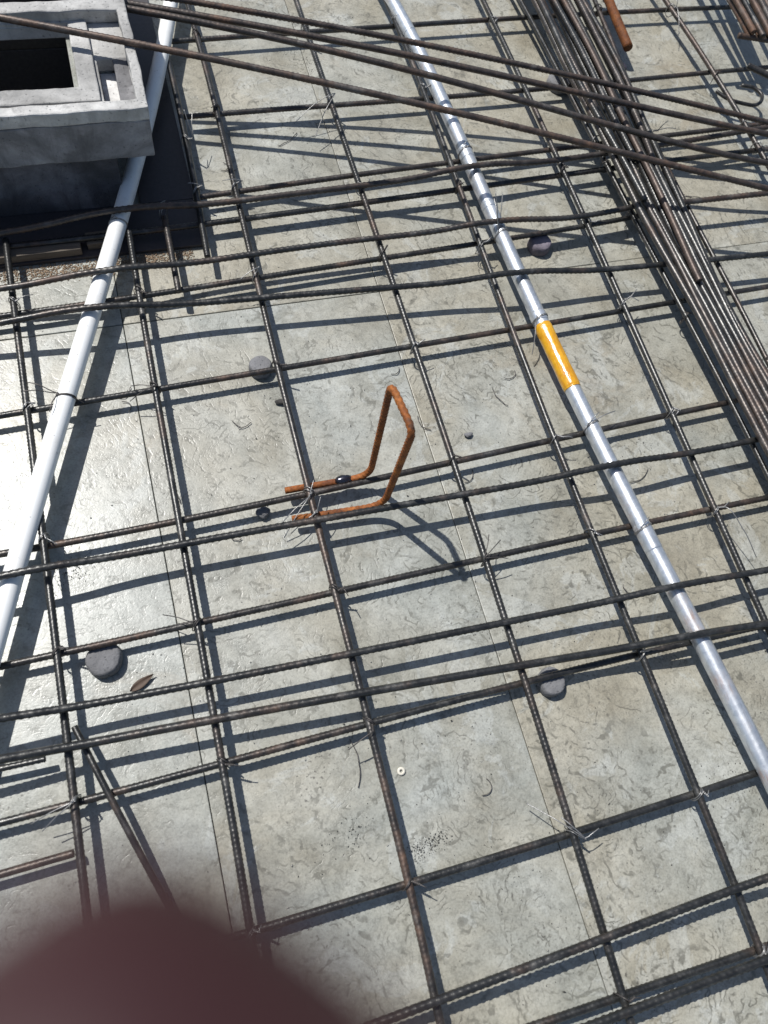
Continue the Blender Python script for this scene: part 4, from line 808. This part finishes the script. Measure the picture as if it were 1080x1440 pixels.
# ------------------------------------------------------------------ white pipe
pip = spline(DATA['pip'], .006)
pb = np.array([pip[len(pip) // 2][0], pip[len(pip) // 2][1], 0])
pp = link('plastic_pipe', tube_mesh('plastic_pipe', pip - pb, .0127, 24), M['pvc'])
pp.location = pb
tag(pp, 'long white plastic pipe slanting past the concrete frame down the left side', 'plastic pipe')
band(pp, pb, pip, .611, .0127, [(-.035, .02, .006), (-.04, .004, .01), (-.012, -.03, .004), (.03, -.012, -.015)], False)
band(pp, pb, pip, .905, .0127, [(.01, -.006, .004)])

# ------------------------------------------------------------------ orange bent bar (stool)
P = [(.124, .4262, .0225), (.2455, .4245, .0225), (.2434, .4343, .250), (.2515, .3703, .250), (.2525, .3765, .0235), (.124, .3830, .0225)]
Q, _ = fillet(P, [.030, .016, .018, .034], 12)
C = resample(Q, .0018)
hb = np.array([.2, .4, 0])
hook = link('bent_rebar', tube_mesh('bent_rebar', C - hb, .0043, 12, (.0008, .0080), 2.2), M['rust'])
hook.location = hb
tag(hook, 'bright orange rusty bar bent into a tall narrow loop, standing on two feet', 'bent bar')
me = tube_mesh('weld_knot', np.array([(.196, .4252, .0225), (.200, .4252, .0235), (.206, .4256, .0242), (.2135, .4254, .024), (.218, .4252, .0228)]) - hb, np.array([.0045, .0058, .0068, .0060, .0045]), 12)
rv = np.zeros(len(me.vertices) * 3, np.float32); me.vertices.foreach_get('co', rv)
me.vertices.foreach_set('co', rv + RNG.uniform(-.0009, .0009, len(rv)).astype(np.float32))
tag(link('weld_knot', me, M['knot'], hook), 'black and silver weld lump')

# rusty pipe stub, top right
P0, P1 = np.array([1.0105, 1.41, .0372]), np.array([.9954, 1.2269, .0355])
b0 = np.array([1.003, 1.32, 0])
u = (P1 - P0) / np.linalg.norm(P1 - P0)
Cc = np.array([P0 + u * a for a in np.linspace(0, np.linalg.norm(P1 - P0), 30)] + [P1 - u * .0003, P1 - u * .02])
rr = np.r_[np.full(30, .0092), .0066, .0062]
stub = link('pipe_stub', tube_mesh('pipe_stub', Cc - b0, rr, 18), M['rust_dark'])
stub.location = b0
tag(stub, 'short reddish rusty pipe stub with a hollow end, tied on near the top edge', 'pipe stub')
Cs = np.array([P0 + u * a for a in np.linspace(0, .18, 40)])
band(stub, b0, Cs, 1.375, .0094, [(.045, -.02, .002), (.03, -.008, .008)])

# ------------------------------------------------------------------ round concrete spacers under the lower bars
def disc_mesh(name, r, h, seed, flat=.86):
    rg = np.random.RandomState(seed)
    prof = [(0, h), (.55, h), (flat + .07, h * .995), (min(.985, flat + .12), h * .94), (1.0, h * .8), (1.03, h * .1), (1.0, 0.0003)]
    n = 26; V = []; F = []
    ang = np.linspace(0, 2 * np.pi, n, endpoint=False)
    wob = 1 + .03 * np.sin(ang * 2 + rg.uniform(0, 6)) + .02 * np.sin(ang * 5 + rg.uniform(0, 6)) + rg.uniform(-.012, .012, n)
    V.append((0, 0, h))
    for (q, z) in prof[1:]:
        for a, w in zip(ang, wob): V.append((r * q * w * math.cos(a), r * q * w * math.sin(a), z + (rg.uniform(-.0006, .0006) if q < .95 else 0)))
    for i in range(n): F.append((0, 1 + i, 1 + (i + 1) % n))
    for k in range(len(prof) - 2):
        for i in range(n):
            a = 1 + k * n
            F.append((a + i, a + n + i, a + n + (i + 1) % n, a + (i + 1) % n))
    return mesh_np(name, V, F)
SPACERS = [
    (.1340, .6380, .0165, .0172, 'round grey concrete spacer left of the orange loop, on the bar beyond its top', 'spacer', 1),
    (-.1425, .2530, .0215, .0172, 'large round grey concrete spacer in the bright glare at the left', 'spacer', 2),
    (.4100, .0880, .0185, .0172, 'round pale concrete spacer beside the deck seam, right of the white washer', 'spacer', 3),
    (.6540, .8000, .0200, .0172, 'dark mauve concrete spacer just right of the conduit, beyond the yellow tape', 'spacer', 4),
    (.8380, .1790 + 1.0, .0255, .0165, 'grey concrete spacer half under the long bar bundle near the top', 'spacer', 5),
    (.9830, 1.2090, .0130, .0120, 'small dark lump beside the bundle, below the rusty pipe stub', 'spacer', 6)]
for (x, y, r, h, lab, cat, sd) in SPACERS:
    o = link('concrete_spacer', disc_mesh('concrete_spacer', r, h, sd, .8), M['rubber'] if sd == 6 else M['spacer_dark'] if sd == 4 else M['spacer'])
    o.location = (x, y, 0); o.rotation_euler = (0, 0, sd * .7)
    tag(o, lab, cat, 'concrete spacers under the bars' if sd != 6 else None)

def lump(name, x, y, r, mat, label, cat, seed, sq=(1, 1, .7), group=None):
    bm = bmesh.new(); bmesh.ops.create_icosphere(bm, subdivisions=3, radius=1)
    rg = random.Random(seed)
    ph = [rg.uniform(0, 6) for _ in range(6)]
    for v in bm.verts:
        c = v.co
        k = 1 + .16 * math.sin(3.1 * c.x + ph[0]) * math.cos(2.7 * c.y + ph[1]) + .1 * math.sin(6 * c.z + 4 * c.x + ph[2]) + rg.uniform(-.03, .03)
        v.co = Vector((c.x * sq[0], c.y * sq[1], c.z * sq[2])) * k * r
    for f in bm.faces: f.smooth = True
    zmin = min(v.co.z for v in bm.verts)
    for v in bm.verts: v.co.z -= zmin
    me = bpy.data.meshes.new(name); bm.to_mesh(me); bm.free()
    o = link(name, me, mat); o.location = (x, y, -.0004)
    tag(o, label, cat, group)
    return o
lump('mortar_lump', .0890, .4080, .0088, M['spacer'], 'small round grey mortar lump left of the orange loop, beneath a bar', 'mortar lump', 3)
lump('mortar_crumb', .1515, .5770, .0055, M['grit'], 'little dark pointed crumb on the deck beneath the round spacer left of the loop', 'mortar lump', 5, (1.5, .8, .6))
lump('mortar_crumb', .4165, .4700, .0050, M['spacer'], 'small grey crumb lying alone on the deck right of the orange loop', 'mortar lump', 6, (1.3, .8, .6))

# white washer
def washer():
    V, F, n = [], [], 28
    prof = [(.0018, .0006), (.0018, .0016), (.0026, .0021), (.0044, .0021), (.0051, .0013), (.0051, .0003)]
    for (r, z) in prof:
        for i in range(n): V.append((r * math.cos(6.2832 * i / n), r * math.sin(6.2832 * i / n), z))
    for k in range(len(prof)):
        k2 = (k + 1) % len(prof)
        for i in range(n): F.append((k * n + i, k2 * n + i, k2 * n + (i + 1) % n, k * n + (i + 1) % n))
    return mesh_np('washer', V, F)
o = link('washer', washer(), M['washer']); o.location = (.184, .031, 0)
tag(o, 'tiny cream white washer lying flat on the open deck', 'washer')

# dry leaf with a curled edge
V, F = [], []
for i in range(13):
    t = i / 12; w = .0052 * math.sin(math.pi * (t ** .8)) + .0002
    for j in range(5):
        s = (j - 2) / 2
        V.append(((t - .5) * .034, s * w, .0012 + .0032 * abs(s) ** 1.5 * (1 if j > 2 else .5) + .003 * t * t))
for i in range(12):
    for j in range(4): F.append((i * 5 + j, i * 5 + j + 1, i * 5 + j + 6, i * 5 + j + 5))
lf = link('dry_leaf', mesh_np('dry_leaf', V, F), M['leaf']); lf.location = (-.1035, .2145, 0); lf.rotation_euler = (0, 0, .42)
md = lf.modifiers.new('thickness', 'SOLIDIFY'); md.thickness = .0004
tag(lf, 'small curled brown dry leaf lying below the large spacer at the left', 'leaf')

# guessed dark boards added to deepen the shade round the frame
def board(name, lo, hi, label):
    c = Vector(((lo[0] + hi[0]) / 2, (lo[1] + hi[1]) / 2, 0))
    o = link(name, box_mesh(name, Vector((*lo, .0003)) - c, Vector((*hi, .0062)) - c, .0007), M['board_shade'])
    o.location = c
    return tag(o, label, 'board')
board('shade_board', (-.62, .880), (.098, .9745), 'guessed dark board deepening the shade along the front of the concrete frame')
board('shade_board', (.010, .9755), (.096, 1.50), 'guessed dark board deepening the shade beside the concrete frame, under the pipe')

# ------------------------------------------------------------------ timber batten and sawdust along the foot of the frame
bt = link('timber_batten', box_mesh('timber_batten', (-.24, -.012, 0), (.24, .012, .014), .0015), M['wood'])  # dark brown timber with grain streaks
bt.location = (-.33, .893, .0062); bt.rotation_euler = (0, 0, .012)
tag(bt, 'dark timber batten lying on the deck before the concrete frame', 'timber')
bk = link('timber_block', box_mesh('timber_block', (-.021, -.012, 0), (.021, .012, .012), .0015), M['wood'])
bk.location = (-.060, .905, .0062); bk.rotation_euler = (0, 0, .05)
tag(bk, 'short dark block of wood in the shade before the concrete frame', 'timber')
def crumbs(name, pts, sizes, mat, flat=.6, seed=0):
    keep = ~((pts[:, 0] < -.008) & (pts[:, 1] > .97))
    pts, sizes = pts[keep], sizes[keep]
    rg = np.random.RandomState(seed)
    base = np.array([(1, 0, 0), (-1, 0, 0), (0, 1, 0), (0, -1, 0), (0, 0, 1), (0, 0, -.3)], float)
    tri = np.array([(0, 2, 4), (2, 1, 4), (1, 3, 4), (3, 0, 4), (2, 0, 5), (1, 2, 5), (3, 1, 5), (0, 3, 5)])
    Vs, Fs = [], []
    for q, (p, s) in enumerate(zip(pts, sizes)):
        a = rg.uniform(0, 6.28); ca, sa = math.cos(a), math.sin(a)
        b = base * np.array([s * rg.uniform(.7, 1.8), s * rg.uniform(.6, 1.1), s * flat]) * rg.uniform(.8, 1.2, (6, 1))
        b = np.stack([b[:, 0] * ca - b[:, 1] * sa, b[:, 0] * sa + b[:, 1] * ca, b[:, 2]], 1)
        Vs.append(b + np.array([p[0], p[1], s * flat * .25])); Fs.append(tri + q * 6)
    o = link(name, mesh_np(name, np.vstack(Vs), np.vstack(Fs), False), mat)
    o['kind'] = 'stuff'
    return o
n = 2600
x = RNG.uniform(-.30, .075, n); y = .868 + RNG.normal(0, .008, n) + .012 * np.sin(x * 16) * .4
o = crumbs('sawdust', np.stack([x, y], 1), RNG.uniform(.0006, .0019, n), M['chips'], .5, 1)
tag(o, 'strip of brown sawdust along the edge of the shade before the concrete frame', 'sawdust')
pts = []
for (cx, cy, sx, sy, m) in ((.1907, -.0603, .014, .005, 150), (.205, -.054, .008, .003, 70), (.178, -.066, .005, .008, 40), (.1017, -.0234, .022, .012, 70), (-.1686, .3778, .012, .010, 130), (.70, -.14, .018, .012, 80),
                           (.3534, 1.2763, .012, .012, 70), (.62, -.10, .02, .02, 60), (.30, 1.10, .03, .03, 50), (.66, .40, .03, .02, 60), (.30, .55, .12, .1, 120), (.45, -.1, .15, .15, 160), (.25, -.1, .1, .1, 120), (.45, .2, .15, .12, 120), (.0, .25, .1, .2, 60)):
    pts.append(np.stack([RNG.normal(cx, sx, m), RNG.normal(cy, sy, m)], 1))
pts = np.vstack(pts)
o = crumbs('grit', pts, RNG.uniform(.0003, .0008, len(pts)) * (1 + (RNG.uniform(0, 1, len(pts)) > .97) * 1.2), M['grit'], .5, 2)
tag(o, 'scattered dark grit gathered in patches on the deck', 'grit')
m = 900
o = crumbs('mortar_dust', np.stack([RNG.uniform(-.25, 1.2, m), RNG.uniform(-.3, 1.4, m)], 1), RNG.uniform(.0004, .0012, m), M['grit_pale'], .5, 3)
tag(o, 'pale mortar crumbs scattered over the deck', 'mortar crumbs')

# ------------------------------------------------------------------ loose wire clippings
def clip(x, y, ang, ln, curl, dark=True, label='thin dark wire clipping lying loose on the deck', group='wire clippings on the deck'):
    n = 9; P = []
    for i in range(n):
        t = i / (n - 1) - .5
        a = curl * t
        P.append((ln * (t if abs(curl) < .05 else math.sin(a) / curl), ln * (0 if abs(curl) < .05 else (1 - math.cos(a)) / curl) + random.uniform(-.0006, .0006), .0009 + random.uniform(0, .0012)))
    o = link('wire_clipping', wire_mesh('wire_clipping', [P], .0006), M['wire_dark'] if dark else M['wire'])
    o.location = (x, y, 0); o.rotation_euler = (0, 0, ang)
    tag(o, label, 'wire', group)
CL = [(.350, .50, -1.1, .034, 1.6), (.34, .596, .6, .022, 2.2), (-.066, .625, .2, .03, 3.6), (-.060, .612, 1.9, .026, 2.6), (-.055, .632, -.6, .02, 4.), (.163, 1.04, 1.2, .03, 3.4), (.168, 1.03, .1, .022, 2.),
      (.484, .524, -1.2, .04, .9), (.52, .555, .4, .03, 2.4), (.093, .547, .3, .022, .8), (.08, .553, -.9, .016, .6), (.0438, .377, -.5, .02, 2.), (.289, -.019, 1., .03, 2.8), (.66, .345, .3, .05, 1.2), (.40, .40, .8, .03, 1.9),
      (.75, .06, .9, .026, 1.4), (.28, 1.09, .6, .05, .7), (.57, .18, -.8, .03, 2.2), (-.02, .46, 2., .03, 1.)]
CLW = ['near the top of the orange loop', 'above the orange loop, beside the seam', 'in the small tangle left of the second lengthwise bar, largest piece', 'in the small tangle left of the second lengthwise bar, upright piece', 'in the small tangle left of the second lengthwise bar, lower piece', 'curled beside the shaded bar right of the concrete frame', 'tangled with a curl right of the concrete frame', 'right of the orange loop, at the hugging bar by the conduit', 'curled left of the yellow tape', 'straight, left of the orange loop', 'short, left of the orange loop', 'above the shadows left of the orange loop', 'below the white washer', 'right of the conduit in the middle right', 'at the tip of the loop shadow', 'at the right edge below the conduit crossing', 'long and thin near the top, beneath the slung bars', 'under the conduit below the middle', 'beside the seam below the sawdust']
for c, w in zip(CL, CLW): clip(*c, True, 'dark wire clipping ' + w)
# curled cut end of a tie, dropped near the lower bars
clip(.135, .055, 1.5, .06, .8, True, 'pair of bent wire ends hanging down to the deck above the washer', None)

# ------------------------------------------------------------------ photographer's hand, one fingertip over the lens corner
def CW(x, y, z):   # camera-frame metres: right, down, ahead -> world
    return CAM + RIGHT * x - UP * y - BACK * z
def hand():
    V, E, Rd = [], [], []
    def add(p, r, par=None):
        V.append(CW(*p)); Rd.append(r)
        if par is not None: E.append((par, len(V) - 1))
        return len(V) - 1
    wrist = add((.030, .175, -.030), .024)
    palm0 = add((.026, .150, -.018), .027, wrist)
    palm1 = add((.020, .122, -.008), .026, palm0)
    arm = add((.055, .290, -.075), .032, wrist)
    # index finger: knuckle, two bends and the tip in front of the lens corner
    k = add((.006, .098, .004), .0125, palm1)
    a = add((.000, .068, .016), .0098, k); b = add((-.004, .044, .024), .0090, a); b = add((-.0012, .0312, .0256), .0144, b); b = add((-.0118, .0197, .0264), .0108, b); add((-.0156, .0147, .0270), .0062, b)
    # middle, ring, little finger curled behind it
    k = add((.026, .094, .000), .0125, palm1); a = add((.026, .066, .020), .0098, k); b = add((.030, .058, .038), .0088, a); add((.033, .068, .050), .0074, b)
    k = add((.044, .102, -.006), .0118, palm0); a = add((.047, .078, .014), .0092, k); b = add((.050, .073, .032), .0084, a); add((.052, .084, .043), .0070, b)
    k = add((.056, .116, -.012), .0105, palm0); a = add((.062, .096, .004), .0080, k); b = add((.066, .092, .018), .0072, a); add((.067, .101, .028), .0062, b)
    # thumb leaving the side of the palm
    k = add((-.010, .136, -.010), .0140, palm0); a = add((-.034, .112, -.004), .0112, k); add((-.046, .086, .002), .0088, a)
    me = bpy.data.meshes.new('hand')
    me.from_pydata(V, E, [])
    o = link('hand', me, M['skin'])
    sk = o.modifiers.new('skin', 'SKIN')
    for i, r in enumerate(Rd):
        me.skin_vertices[0].data[i].radius = (r, r)
        me.skin_vertices[0].data[i].use_root = (i == 0)
    sk.use_smooth_shade = True
    ss = o.modifiers.new('sub', 'SUBSURF'); ss.levels = 2; ss.render_levels = 2
    return o
h = hand()
tag(h, 'out of focus dark fingertip poking into the lower left corner, close to the lens', 'hand')
